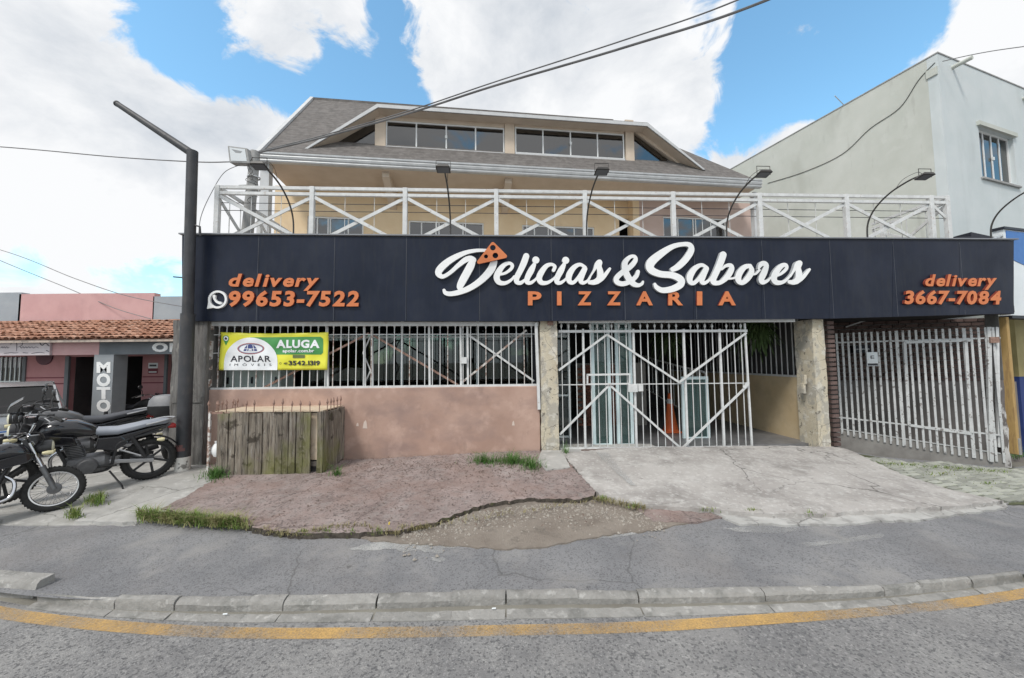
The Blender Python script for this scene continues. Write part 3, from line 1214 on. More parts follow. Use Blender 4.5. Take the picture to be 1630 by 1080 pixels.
# inner brick toned counter and pale cabinet that show through
mb = MB()
mb.box(xs[0] + .2, xs[-1] - .6, 3.2, 3.9, .31, 1.25)
mb.build('counter', mat('brown counter', (.19, .085, .05), (.25, .12, .07)), shell)
cab = thing('pale_cabinet', 'pale mint metal cabinet behind the grille left of the banner foot', 'cabinet', F, (F.P(385, 618, .6).x, .6, .31))
a, b = F.P(334, 573, .55), F.P(446, 640, .55)
mb = MB()
mb.box(a.x, b.x, .55, 1.0, .31, a.z)
mb.build('body', mat('mint enamel', (.58, .68, .66), (.64, .73, .71), 3, rough=.5), cab, bevel=.01)
for k in range(3):
    w = (b.x - a.x) / 3
    mb = MB()
    mb.box(a.x + k * w + .012, a.x + (k + 1) * w - .012, .535, .549, .36, a.z - .04)
    dr = mb.build('door', MATS['mint enamel'], cab, bevel=.004)
    mb = MB().box(a.x + (k + .8) * w, a.x + (k + .85) * w, .51, .535, a.z - .45, a.z - .33)
    mb.build('handle', m_navyside, dr)

# ------------------------------------------------------------------ aqua framed glass doors, handrail, cone, ferns
def glass_leaf(label, px0, px1, pyt, pyb, off, ymid=None):
    a, b = F.P(px0, pyt, off), F.P(px1, pyb, off)
    t = thing('glass_door', label, 'door', F, ((a.x + b.x) / 2, off, b.z), 'glass door leaves behind the bar gate')
    m = mat('pale aqua frame', (.62, .76, .78), (.70, .82, .84), 4, rough=.4)
    for x in (a.x, b.x):
        mb = MB().box(x - .03, x + .03, off - .02, off + .03, b.z, a.z)
        mb.build('stile', m, t)
    mb = MB()
    mb.box(a.x + .03, b.x - .03, off - .02, off + .03, b.z, b.z + .06)
    mb.box(a.x + .03, b.x - .03, off - .02, off + .03, a.z - .06, a.z)
    mb.build('rail', m, t)
    mb = MB().box(a.x + .03, b.x - .03, off, off + .008, b.z + .06, a.z - .06)
    mb.build('pane', g_aqua, t)
    return t


glass_leaf('left aqua framed glass door leaf behind the wicket of the gate', 942, 972, 512, 711, .42)
glass_leaf('right aqua framed glass door leaf behind the wicket of the gate', 980, 1007, 512, 711, .50)
glass_leaf('low aqua glass panel beside the orange cone inside the gate', 1086, 1128, 600, 700, .9)
wb = thing('inner_brick_wall', 'dark red brick dado seen through the aqua glass doors', 'wall', F, (F.P(960, 650, 2.5).x, 2.5, .31))
mbk = MB().box(-.105, .105, -.05, .05, -.029, .029)
bme = mbk.mesh('brick', mat('dark brick', (.20, .075, .05), (.27, .11, .075), 6, rough=.85, rand=.2))
x0, x1 = F.P(925, 600, 2.5).x, F.P(1022, 600, 2.5).x
for r in range(22):
    n = int((x1 - x0) / .225)
    for c in range(n):
        inst('brick', bme, (x0 + c * .225 + (r % 2) * .11, 2.5, .36 + r * .068), wb)
MB().box(x0 - .1, x1 + .1, 2.52, 2.6, .31, 1.86).build('mortar', mat('mortar', (.3, .28, .26)), wb)
hr = thing('handrail', 'white metal handrail with thin bars rising along the inner ramp', 'handrail', F, (F.P(1125, 690, 1.4).x, 1.4, .31))
top = [F.P(1126, 668, .95), F.P(1124, 605, .95) + Vector((0, 0, 0)), F.P(1118, 592, 1.05), F.P(1080, 583, 2.0), F.P(1020, 566, 3.6)]
MB().tube(catmull([tuple(p) for p in top], 6), .022, 8).build('top_rail', m_whitepaint, hr, smooth=True)
lowr = [F.P(1118, 672, 1.1), F.P(1078, 648, 2.0), F.P(1018, 614, 3.6)]
MB().tube(lowr, .014, 6).build('bottom_rail', m_whitepaint, hr, smooth=True)
for k in range(16):
    t = k / 15
    a = Vector(lowr[0]).lerp(lowr[1], t * 2) if t < .5 else Vector(lowr[1]).lerp(lowr[2], t * 2 - 1)
    b = Vector(top[2]).lerp(top[3], t * 2) if t < .5 else Vector(top[3]).lerp(top[4], t * 2 - 1)
    MB().tube([a, Vector((a.x, a.y, b.z))], .009, 5).build('bar', m_whitepaint, hr)


def cone(label, base_w, h, mats, name='traffic_cone'):
    t = thing(name, label, 'cone', W, base_w)
    b = Vector(base_w)
    r = h * .19
    mb = MB()
    s = r * 1.12
    mb.box(b.x - s, b.x + s, b.y - s, b.y + s, b.z, b.z + h * .045)
    mb.build('foot', mats[0], t, bevel=h * .015)
    prof = [(r, h * .045), (r * .55, h * .5), (r * .28, h * .9), (r * .22, h), (0.001, h)]
    MB().lathe(b, prof, 'z', 20).build('body', mats[0], t, smooth=35)

    def rad(z):
        z = z / h
        return (r + (r * .55 - r) * (z - .045) / .455 if z < .5 else r * .55 + (r * .28 - r * .55) * (z - .5) / .4) + .004
    for z0, z1, m in mats[1]:
        MB().lathe(b, [(rad(z0 * h), z0 * h), (rad(z1 * h), z1 * h)], 'z', 20).build('band', m, t, smooth=True)
    return t


m_coneo = mat('cone orange', (.72, .13, .035), (.80, .17, .05), 6, rough=.55)
m_whiteband = mat('grey white band', (.60, .60, .60), (.72, .72, .72), 10)
d = at_z(1068, 688, .31)
cone('orange traffic cone with grey white band inside the bar gate', (d.x, d.y, .31), .86, [m_coneo, [(.74, .86, m_whiteband)]])
m_leaf = mat('fern green', (.045, .085, .025), (.09, .14, .05), 20, rough=.6, rand=.2)
for px, py, off, lab, rr in ((1062, 545, 2.4, 'drooping green fern hanging above the orange cone', .42), (1206, 535, 1.3, 'drooping green fern hanging by the ochre stair wall', .40)):
    c = F.P(px, py, off)
    t = thing('hanging_fern', lab, 'plant', F, (c.x, off, c.z), 'hanging ferns')
    MB().lathe(c + Vector((0, 0, .10)), [(.001, -.06), (.09, -.06), (.13, .06), (.12, .06)], 'z', 14).build('pot', mat('fern pot', (.16, .09, .06)), t, smooth=True)
    mb = MB()
    for k in range(150):
        a = random.random() * 2 * PI
        oc = Vector((random.gauss(0, .09), random.gauss(0, .09), random.uniform(-.06, .12)))
        l = rr * random.uniform(.7, 1.6)
        pts = []
        for j in range(5):
            s = j / 4
            pts.append(c + oc + Vector((math.cos(a) * l * s * .7, math.sin(a) * l * s * .7, .22 + .06 * s - l * (.6 + .9 * ((k * 37) % 10) / 10) * s * s)))
        for j in range(4):
            p, q = pts[j], pts[j + 1]
            sd = Vector((-math.sin(a), math.cos(a), 0))
            for s in (-1, 1):
                w = .035 * (1 - j / 5)
                mb.add([p, q, q.lerp(p, .3) + sd * s * w + Vector((0, 0, -.02)), p + sd * s * w * .8 + Vector((0, 0, -.02))], [(0, 1, 2, 3)])
    mb.build('fronds', m_leaf, t)
    MB().tube([c + Vector((0, 0, .15)), Vector((c.x, c.y, 2.98))], .004, 5).build('hanger', m_navyside, t)

# ------------------------------------------------------------------ white grille over the low wall
grl = thing('window_grille', 'white spear topped bar grille standing on the salmon low wall', 'grille', F, (F.P(600, 618).x, .05, F.P(600, 618).z))
GO = .05
tipm = MB()
tipm.lathe((0, 0, 0), [(.001, .10), (.008, .085), (.021, .05), (.009, .012), (.007, 0)], 'z', 6)
tip_me = tipm.mesh('spear_tip', m_whitepaint)
for k in range(43):
    px = 337 + k * 12.12
    a = F.P(px, 534, GO)
    zt = F.P(px, 524 - .006 * k, GO).z
    zb = F.P(px, 619 - (px - 337) * .0125, GO).z
    mb = MB().box(-.0065, .0065, -.0065, .0065, 0, zt - zb)
    o = inst('bar', mb.mesh('bar', m_rustwhite if k % 5 == 1 else m_whitepaint), (a.x, GO, zb), grl)
    inst('spear_tip', tip_me, (a.x, GO, zt), o)


def gbar(parent, name, p0, p1, off, w, m, d=None):
    MB().bar(F.P(*p0, off), F.P(*p1, off), w, d or w).build(name, m, parent)


gbar(grl, 'top_rail', (322, 516), (857, 516), GO - .03, .075, m_whitepaint, .05)
gbar(grl, 'rail', (322, 533.5), (857, 532), GO + .013, .014, m_whitepaint)
gbar(grl, 'rail', (322, 564), (352, 562), GO + .013, .014, m_whitepaint)
gbar(grl, 'bottom_rail', (326, 620), (856, 613.5), GO, .05, m_whitepaint, .05)
gbar(grl, 'end_post', (853, 514), (858, 652), GO - .09, .05, m_whitepaint, .05)
for p0, p1, m in (((421, 617), (587, 531), m_rust), ((589, 531), (729, 613), m_rust), ((733, 611), (838, 526), m_rustwhite), ((742, 531), (850, 607), m_whitepaint)):
    gbar(grl, 'brace', p0, p1, GO + .05, .035, m, .02)
for px in (521, 580, 592, 683, 733, 744):
    gbar(grl, 'upright', (px, 518), (px + 1, 615), GO + .03, .035, m_whitepaint, .03)
for p0, p1 in (((592, 531), (578, 562)), ((578, 562), (590, 590)), ((590, 590), (579, 614))):
    gbar(grl, 'brace', p0, p1, GO + .08, .02, m_whitepaint)
MB().box(*(lambda a, b: (a.x, b.x, GO - .03, GO + .02, b.z, a.z))(F.P(733, 569, GO), F.P(743, 579, GO))).build('latch_box', m_whitepaint, grl)

# ------------------------------------------------------------------ main bar gate with wicket
gate = thing('bar_gate', 'wide white bar gate with zigzag braces between the cream pillars', 'gate', F, (F.P(1040, 716).x, .1, F.P(1040, 716).z))
QO = .06
for k in range(27):
    px = 893.5 + k * 11.42
    t_, b_ = F.P(px, 524, QO), F.P(px + 2 + (px - 890) * .012, 714, QO)
    thick = k in (3, 10, 17, 22)
    if k == 26:
        continue
    w = .018 if thick else .006
    mb = MB().box(-w, w, -w, w, 0, t_.z - b_.z)
    o = inst('post' if thick else 'bar', mb.mesh('bar', m_whitepaint), (t_.x, QO, b_.z), gate)
    if not thick:
        inst('spear_tip', tip_me, (t_.x, QO, t_.z), o, scale=(1.15, 1.15, 1.15))
gbar(gate, 'top_rail', (889, 528), (1189, 527), QO - .02, .045, m_whitepaint, .03)
gbar(gate, 'rail', (889, 613), (1193, 610), QO + .012, .016, m_whitepaint)
gbar(gate, 'bottom_rail', (892, 714), (1198, 711), QO + .01, .026, m_whitepaint)
gbar(gate, 'end_post', (1185, 515), (1197, 712), QO, .03, m_whitepaint)
for pts in (((889, 590), (966, 533), (1081, 609), (1188, 530)), ((891, 692), (970, 613), (1085, 715), (1190, 614))):
    for p0, p1 in zip(pts, pts[1:]):
        gbar(gate, 'brace', p0, p1, QO - .035, .036, m_whitepaint, .022)
wk = MB()
wk.bar(F.P(934, 597, QO - .05), F.P(1003, 596, QO - .05), .034, .03)
wk.bar(F.P(934, 612, QO - .05), F.P(1003, 611, QO - .05), .026, .03)
wk.bar(F.P(935, 597, QO - .05), F.P(935, 612, QO - .05), .026, .03)
wk.bar(F.P(1002, 596, QO - .05), F.P(1002, 611, QO - .05), .026, .03)
wko = wk.build('wicket_frame', m_whitepaint, gate)
MB().box(*(lambda a, b: (a.x, b.x, QO - .075, QO - .01, b.z, a.z))(F.P(998, 612, QO), F.P(1013, 624, QO))).build('lock_box', m_whitepaint, gate, bevel=.006)
MB().box(*(lambda a, b: (a.x, b.x, QO - .065, QO - .01, b.z, a.z))(F.P(1014, 612, QO), F.P(1022, 623, QO))).build('lock_keeper', m_whitepaint, gate, bevel=.006)
gbar(gate, 'threshold', (925, 717), (1018, 714.5), QO - .03, .03, mat('brown sill', (.16, .10, .08)), .03)
gbar(gate, 'gusset', (1184, 618), (1191, 610), QO - .05, .06, m_whitepaint, .01)
sillm = mat('pale threshold', (.44, .43, .41), (.54, .53, .51), 6, rough=.85)
a, b = F.P(890, 711, .1), F.P(1290, 712, .1)
thr = MB().prism([(a.x, .0), (b.x, .0), (b.x, b.z - .01), (a.x, a.z - .03)], .02, .45).build('gate_threshold', sillm)
place(thr, F)
tag(thr, 'pale concrete threshold strip under the white bar gate', 'threshold')
flash = thing('lintel_strip', 'thin white metal strip under the dark sign above the gate', 'trim', F, (F.P(1070, 511).x, .0, F.P(1070, 511).z))
gbar(flash, 'strip', (889, 512), (1264, 510.5), -.02, .06, m_whitepaint, .05)

# ------------------------------------------------------------------ the long dark sign
SO = -.14
sg = thing('shop_sign', 'long navy sign board with raised white and orange lettering above the gate', 'sign', F, (F.P(930, 512, SO).x, SO, F.P(930, 512, SO).z))
PXS = [289.5, 412, 533, 647, 763, 877, 992, 1104, 1212, 1320, 1421, 1527, 1614]


def sign_top(px):
    return 375.0 + (px - 290) * .0062


def sign_bot(px):
    return lin_tab([(289, 511.5), (860, 511.5), (1320, 507.5), (1620, 499)], px)


for i in range(len(PXS) - 1):
    a0, a1 = PXS[i], PXS[i + 1]
    vs, K = [], 4
    for jj in range(K + 1):
        for ii in range(K + 1):
            u, v = ii / K, jj / K
            px = a0 + (a1 - a0) * u
            py = sign_bot(px) + (sign_top(px) - sign_bot(px)) * v
            p = F.P(px, py, SO)
            inset = .0025 * (1 if ii == 0 else (-1 if ii == K else 0))
            bow = .006 * math.sin(PI * u) * math.sin(PI * v) * random.uniform(-1, 1) + random.uniform(-.0015, .0015)
            vs.append((p.x + inset, SO + bow, p.z))
    n = len(vs)
    vs += [(x, y + .02, z) for x, y, z in vs]
    fs = [(j * 5 + i_, j * 5 + i_ + 1, j * 5 + i_ + 6, j * 5 + i_ + 5) for j in range(K) for i_ in range(K)]
    fs += [tuple(q + n for q in f[::-1]) for f in fs]
    rim = [0, 1, 2, 3, 4, 9, 14, 19, 24, 23, 22, 21, 20, 15, 10, 5]
    fs += [(rim[k], rim[(k + 1) % 16], rim[(k + 1) % 16] + n, rim[k] + n) for k in range(16)]
    MB().add(vs, fs).build('panel', m_navy, sg, smooth=30)
a, b = F.P(290, 376, SO), F.P(1613, 384, SO)
c, d = F.P(290, 510, SO), F.P(1617, 500, SO)
MB().prism([(c.x, c.z), (d.x, d.z), (b.x, b.z), (a.x, a.z)], SO + .022, .0).build('frame', m_navyside, sg)
MB().bar(F.P(290, 374.3, SO + .05), F.P(1613, 382.7, SO + .05), .022, .16).build('top_trim', mat('grey metal trim', (.22, .23, .25), rough=.5), sg)

LO = SO - .06
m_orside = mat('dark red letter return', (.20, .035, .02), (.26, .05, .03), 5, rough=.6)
m_whshade = mat('shaded white letter return', (.42, .44, .46), (.50, .52, .54), 5, rough=.5)  # white returns greyed: the shadow around the letters is painted in
for px in PXS[1:-1]:
    a, b = F.P(px, sign_top(px) + .6, SO), F.P(px, sign_bot(px) - .6, SO)
    MB().box(a.x - .0035, a.x + .0035, SO - .0015, SO + .03, b.z, a.z).build('seam', mat('dull seam strip', (.05, .056, .07), (.08, .085, .10), 2, rough=.5), sg)


def Az(pts):   # points in the enlarged left half of the lettering
    return [(*F.sz(660 + x / 4.794, 370 + y / 4.794, LO), w / 4.794 / 87.5) for x, y, w in pts]


def Bz(pts):   # right half
    return [(*F.sz(960 + x / 4.528, 370 + y / 4.528, LO), w / 4.528 / 84.5) for x, y, w in pts]


SCRIPT = [
    [Az([(548, 138, 22), (470, 139, 26), (390, 155, 32), (310, 190, 42), (240, 235, 50), (190, 285, 52), (183, 318, 44), (215, 338, 30), (270, 308, 28), (330, 255, 32), (385, 212, 40), (425, 200, 42), (448, 212, 44)]),
     Az([(448, 208, 34), (430, 250, 56), (398, 310, 58), (365, 370, 56), (345, 415, 46), (352, 438, 24)]),
     Az([(606, 225, 50), (585, 280, 56), (535, 340, 52), (470, 395, 46), (400, 435, 42), (330, 460, 38), (270, 470, 34), (235, 462, 30), (224, 442, 22)])],
    [Az([(640, 322, 20), (690, 312, 20), (735, 280, 24), (745, 252, 26), (722, 236, 24), (680, 252, 34), (642, 300, 44), (626, 345, 46), (645, 382, 38), (690, 388, 28), (735, 365, 20), (760, 335, 14)])],
    [Az([(852, 182, 46), (835, 230, 48), (808, 290, 44), (780, 345, 42), (780, 378, 36), (810, 386, 28), (845, 360, 18)])],
    [Az([(912, 248, 30), (890, 290, 46), (862, 345, 42), (858, 378, 36), (885, 386, 26), (920, 362, 18), (940, 335, 12)]), 'A', (925, 212, 27)],
    [Az([(1060, 290, 26), (1070, 262, 26), (1045, 245, 24), (1005, 258, 34), (968, 305, 44), (950, 350, 44), (968, 384, 36), (1015, 384, 26), (1060, 355, 18), (1085, 325, 12)])],
    [Az([(1140, 248, 30), (1118, 290, 46), (1090, 345, 42), (1086, 378, 36), (1113, 386, 26), (1148, 362, 18), (1165, 335, 12)]), 'A', (1153, 214, 27)],
    [Az([(1302, 268, 24), (1262, 246, 26), (1215, 270, 38), (1180, 325, 46), (1180, 372, 38), (1210, 384, 28), (1250, 345, 26), (1290, 285, 30)]),
     Az([(1298, 280, 40), (1275, 335, 42), (1268, 372, 36), (1290, 386, 26), (1325, 365, 18), (1345, 330, 12)])],
    [Az([(1330, 352, 12), (1370, 290, 18), (1392, 245, 34), (1412, 228, 40), (1408, 262, 40), (1418, 310, 48), (1412, 355, 48), (1375, 380, 40), (1335, 382, 30)]),
     Az([(1395, 378, 34), (1435, 350, 30), (1470, 305, 26), (1490, 278, 20)])],
    [Bz([(252, 284, 26), (238, 318, 30), (195, 355, 32), (140, 372, 34), (100, 358, 36), (98, 330, 36), (135, 292, 36), (195, 250, 36), (232, 205, 32), (228, 176, 24), (195, 178, 26), (160, 215, 38), (158, 265, 44), (178, 320, 46), (215, 368, 40), (252, 382, 28), (280, 372, 20), (288, 356, 14)])],
    [Bz([(502, 268, 34), (545, 245, 44), (600, 190, 46), (636, 130, 44), (625, 92, 36), (575, 86, 30), (500, 104, 36), (410, 160, 52), (345, 220, 60), (345, 268, 54), (410, 300, 46), (500, 310, 46), (560, 340, 50), (558, 378, 48), (500, 408, 44), (430, 418, 38), (388, 398, 32), (374, 374, 20)])],
    [Bz([(742, 250, 24), (708, 236, 26), (662, 262, 38), (628, 315, 46), (628, 355, 38), (655, 366, 28), (695, 330, 26), (735, 272, 30)]),
     Bz([(745, 262, 38), (720, 318, 42), (712, 352, 36), (730, 366, 26), (765, 345, 18), (785, 315, 12)])],
    [Bz([(866, 162, 48), (848, 215, 48), (820, 280, 44), (795, 335, 44), (800, 362, 38), (845, 362, 30), (895, 320, 40), (925, 268, 40), (920, 240, 30), (885, 242, 22), (855, 268, 14)]), Bz([(905, 335, 14), (945, 330, 14), (975, 312, 14)])],
    [Bz([(1060, 242, 28), (1020, 252, 36), (982, 300, 44), (976, 345, 42), (1005, 364, 32), (1045, 330, 40), (1072, 280, 38), (1060, 242, 28)]), Bz([(1070, 305, 12), (1100, 300, 14), (1128, 272, 16)])],
    [Bz([(1122, 262, 14), (1138, 232, 32), (1160, 225, 36), (1178, 240, 34), (1162, 290, 44), (1142, 335, 42), (1150, 360, 34), (1185, 350, 20), (1210, 325, 12)])],
    [Bz([(1235, 318, 20), (1285, 298, 20), (1322, 262, 24), (1318, 236, 26), (1285, 244, 34), (1245, 292, 44), (1232, 335, 44), (1252, 362, 36), (1300, 358, 24), (1340, 325, 16), (1365, 290, 12)])],
    [Bz([(1350, 320, 12), (1378, 270, 20), (1400, 232, 38), (1420, 222, 34), (1406, 255, 40), (1412, 300, 48), (1405, 340, 46), (1375, 360, 36), (1342, 358, 26)]),
     Bz([(1395, 358, 32), (1435, 330, 28), (1468, 292, 24), (1488, 268, 18)])],
]
for spec in SCRIPT:
    polys = []
    for s in spec:
        if isinstance(s, list):
            polys += stroke_polys(s)
        elif isinstance(s, tuple):
            x, z = F.sz(660 + s[0] / 4.794, 370 + s[1] / 4.794, LO)
            polys.append(circle2d(x, z, s[2] / 4.794 / 87.5))
    extrude2d(mb := MB(), polys, LO + random.uniform(-.002, .002), SO - .002)
    side_mat(mb.build('script_letter', m_letterw, sg), m_whshade)
# pizza slice
P3 = [F.sz(660 + x / 4.794, 370 + y / 4.794, LO) for x, y in ((597, 95), (690, 188), (492, 232))]
ra = 14 / 4.794 / 87.5
polys = [list(P3)] + [circle2d(x, z, ra, 16) for x, z in P3]
for i in range(3):
    (x0, z0), (x1, z1) = P3[i], P3[(i + 1) % 3]
    l = math.hypot(x1 - x0, z1 - z0)
    nx, nz = -(z1 - z0) / l * ra, (x1 - x0) / l * ra
    polys.append([(x0 + nx, z0 + nz), (x1 + nx, z1 + nz), (x1 - nx, z1 - nz), (x0 - nx, z0 - nz)])
holes = []
for x, y, r in ((597, 124, 21), (545, 190, 15), (616, 183, 21)):
    cx, cz = F.sz(660 + x / 4.794, 370 + y / 4.794, LO)
    holes.append(circle2d(cx, cz, r / 4.794 / 87.5, 18))
extrude2d(mb := MB(), polys, LO - .045, LO - .008, holes)
side_mat(mb.build('pizza_slice', m_orange, sg), m_orside)
# PIZZARIA
for ch, x0, x1 in (('P', 840.4, 862), ('I', 886.7, 893.8), ('Z', 919.5, 941.6), ('Z', 966.3, 988.4), ('A', 1013, 1039.3), ('R', 1063.8, 1087.4), ('I', 1109.5, 1118), ('A', 1143.7, 1171.3)):
    letters(ch, pxquad(F, x0, x1, 486.4, 486.4, 464, 464.3, SO - .04), SO - .04, SO - .002, m_orange, sg, side=m_orside, weight=.035)
letters('delivery', pxquad(F, 364, 508, 456.5, 457, 436, 436.5, SO - .04), SO - .04, SO - .002, m_orange, sg, side=m_orside, weight=.032, shear=.22, gap=.03)
letters('99653-7522', pxquad(F, 364, 571, 488, 488, 463.5, 463.5, SO - .04), SO - .04, SO - .002, m_orange, sg, side=m_orside, weight=.038, shear=.12, gap=.07)
letters('delivery', pxquad(F, 1473, 1587, 456, 456, 437, 437, SO - .045), SO - .045, SO - .002, m_orange, sg, side=m_orside, weight=.032, shear=.2, gap=.03)
letters('3667-7084', pxquad(F, 1440, 1594, 484.5, 485, 463, 463.5, SO - .045), SO - .045, SO - .002, m_orange, sg, side=m_orside, weight=.038, shear=.1, gap=.07)
# round speech-bubble phone mark
cx, cz = F.sz(346, 477, SO - .04)
k = 1 / 88.
ring = [circle2d(cx, cz, 13.6 * k, 28), [(cx - 13 * k, cz - 3 * k), (cx - 14.5 * k, cz - 14 * k), (cx - 3 * k, cz - 12 * k)]]
extrude2d(mb := MB(), ring, SO - .04, SO - .002, [circle2d(cx, cz, 10.6 * k, 28)])
mb.build('phone_mark_ring', m_letterw, sg)
hs = [(cx - 5 * k, cz + 5 * k, 4.2 * k), (cx - 4.5 * k, cz + 1 * k, 3.0 * k), (cx - 1 * k, cz - 3.6 * k, 3.0 * k), (cx + 4 * k, cz - 5.4 * k, 4.2 * k)]
extrude2d(mb := MB(), stroke_polys(hs, 5), SO - .04, SO - .002)
mb.build('phone_mark_receiver', m_letterw, sg)

# ------------------------------------------------------------------ banner tied to the grille
BO = GO - .045
bn = thing('rental_banner', 'yellow and green vinyl rental banner tied to the white grille', 'banner', F, (F.P(435, 590, BO).x, BO, F.P(435, 590, BO).z))


def bw_(x, z):
    return .010 * math.sin(x * 7.0 + z * 5) + .006 * math.sin(x * 17 - z * 11) + .004 * math.sin(z * 23 + x * 4)


cTL, cTR, cBL, cBR = F.sz(349, 529, BO), F.sz(522, 529, BO), F.sz(349, 589.5, BO), F.sz(521.5, 589, BO)
K, J = 40, 16
vs, fs = [], []
for j in range(J + 1):
    for i in range(K + 1):
        u, v = i / K, j / J
        sag = .022 * 4 * u * (1 - u) * v
        x = cBL[0] + (cBR[0] - cBL[0]) * u
        z = (cBL[1] + (cBR[1] - cBL[1]) * u) * (1 - v) + (cTL[1] + (cTR[1] - cTL[1]) * u) * v - sag
        vs.append((x, BO + bw_(x, z), z))
n = len(vs)
fs = [(j * (K + 1) + i, j * (K + 1) + i + 1, (j + 1) * (K + 1) + i + 1, (j + 1) * (K + 1) + i) for j in range(J) for i in range(K)]
m_vy = mat('yellow vinyl', (.72, .70, .045), (.78, .76, .07), 3, rough=.42)
o = MB().add(vs, fs).build('vinyl_sheet', m_vy, bn, smooth=True)
sd = o.modifiers.new('thickness', 'SOLIDIFY')
sd.thickness = .002
sd.offset = 1
m_vg, m_vw, m_vk, m_vb = mat('green vinyl print', (.06, .27, .075), (.08, .31, .09), 4, rough=.42), mat('white vinyl print', (.78, .81, .84), (.83, .85, .87), 4, rough=.42), mat('dark vinyl print', (.03, .03, .04), rough=.42), mat('blue vinyl print', (.05, .07, .22), rough=.42)


def Z6(x, y):
    return F.sz(320 + x / 5.433, 500 + y / 5.433, BO)


def dense(poly, st=.03):
    out = []
    for i in range(len(poly)):
        a, b = Vector(poly[i]), Vector(poly[(i + 1) % len(poly)])
        k_ = max(1, int((b - a).length / st))
        out += [tuple(a + (b - a) * (j / k_)) for j in range(k_)]
    return out


def printed(name, polys, m, lift, holes=()):
    """flat print: the polygon cut into small cells so that it follows the folds of the sheet"""
    polys = [dense(p) for p in polys]
    xs_ = [q[0] for p in polys for q in p]
    zs_ = [q[1] for p in polys for q in p]
    cells = []
    v_, t_, b_ = union2d(polys, holes)
    pts_ = [Vector(p) for p in v_]
    ed = [tuple(e_) for e_ in b_]
    x = min(xs_) + .02
    inner = []
    while x < max(xs_):
        z = min(zs_) + .02
        while z < max(zs_):
            if any(in_poly(x, z, p) for p in polys) and not any(in_poly(x, z, h) for h in holes):
                inner.append(Vector((x, z)))
            z += .035
        x += .035
    if inner and not holes and len(polys) == 1:
        pl = ccw(polys[0])
        q_ = [Vector(p) for p in pl] + inner
        v2, e2, f2, _, _, of2 = delaunay_2d_cdt(q_, [], [list(range(len(pl)))], 0, 1e-6)
        tri = [tuple(t) for t, o_ in zip(f2, of2) if o_]
        vv = v2
    else:
        vv, tri = v_, [tuple(t) for t in t_]
    mb_ = MB().add([(p.x, BO + bw_(p.x, p.y) - lift, p.y) for p in vv], tri)
    mb_.build(name, m, bn, smooth=True)


cxx, czz = Z6(432, 420)
dome = [Z6(200, 486), Z6(201, 420)] + [Z6(432 - 231 * math.cos(a), 420 - 215 * math.sin(a)) for a in [PI * i / 24 for i in range(1, 24)]] + [Z6(664, 420), Z6(664, 486)]
printed('green_field', [[Z6(430, 203), Z6(1035, 198), Z6(1056, 215), Z6(1056, 335), Z6(1040, 352), Z6(600, 352), Z6(520, 280)]], m_vg, .0045)
printed('white_dome', [dome], m_vw, .0075)
oval = lambda rx, ry, n_=30: [Z6(432 + rx * math.cos(2 * PI * i / n_), 301 + ry * math.sin(2 * PI * i / n_)) for i in range(n_)]
printed('red_oval', [oval(118, 48)], mat('red vinyl print', (.35, .07, .06)), .0095, [oval(110, 42)])
printed('blue_oval', [oval(108, 40)], m_vb, .0095, [oval(102, 36)])
printed('emblem', [[Z6(372, 322), Z6(380, 295), Z6(400, 272), Z6(432, 265), Z6(465, 272), Z6(482, 295), Z6(490, 322)]], m_vb, .0095)
printed('emblem_gap', [[Z6(415, 318), Z6(420, 308), Z6(432, 305), Z6(445, 308), Z6(450, 318)]], m_vw, .0115)
printed('emblem_gap', [[Z6(378, 300), Z6(486, 300), Z6(486, 304), Z6(378, 304)]], m_vw, .0115)
printed('emblem_gap', [[Z6(408, 268), Z6(413, 268), Z6(406, 322), Z6(400, 322)]], m_vw, .0115)
printed('emblem_gap', [[Z6(452, 268), Z6(457, 268), Z6(466, 322), Z6(460, 322)]], m_vw, .0115)
bwob = lambda x, z: bw_(x, z)


def ptext(txt, x0, x1, yb, yt, m, weight, shear=0, gap=.09, lift=.011):
    bl, br, tl, tr = Z6(x0, yb), Z6(x1, yb), Z6(x0, yt), Z6(x1, yt)
    letters(txt, (bl, br, tl, tr), BO - lift, BO - lift + .001, m, bn, weight=weight, shear=shear, gap=gap, wob=bwob, one=True, name='lettering')


ptext('APOLAR', 253, 608, 414, 362, m_vk, .018)
ptext('IMÓVEIS', 250, 612, 450, 430, m_vk, .0, gap=.75)
ptext('ALUGA', 650, 1028, 296, 225, m_vw, .045, gap=.05)
ptext('apolar.com.br', 703, 985, 333, 305, m_vw, .03, gap=.04)
ptext('3542.1319', 757, 1033, 445, 405, m_vk, .035, gap=.06)
ptext('41', 716, 746, 437, 420, m_vk, .02)
printed('small_plate', [[Z6(793, 355), Z6(901, 355), Z6(901, 382), Z6(793, 382)]], mat('grey green print', (.13, .16, .06)), .0095)
pin = [Z6(213 + 29 * math.cos(a), 212 - 27 * math.sin(a)) for a in [PI * (-.15 + 1.3 * i / 16) for i in range(17)]] + [Z6(213, 274)]
printed('map_pin', [pin], m_vg, .0045)
printed('map_pin_disc', [circle2d(*Z6(213, 212), .042, 16)], m_vw, .0065)
printed('map_pin_house', [[Z6(202, 222), Z6(202, 210), Z6(213, 199), Z6(224, 210), Z6(224, 222)]], m_vk, .0085)
printed('phone_sign', [circle2d(*Z6(688, 428), .018, 12)], m_vk, .0045, [circle2d(*Z6(688, 428), .013, 12)])
for x, y in ((160, 165), (1090, 163), (160, 480), (1085, 480)):
    p = Z6(x, y)
    MB().tube([(p[0], BO - .006, p[1]), (p[0] - .01, BO + .02, p[1] + .01), (p[0] - .012, GO + .02, p[1] + .004)], .004, 5).build('tie', m_vw, bn)

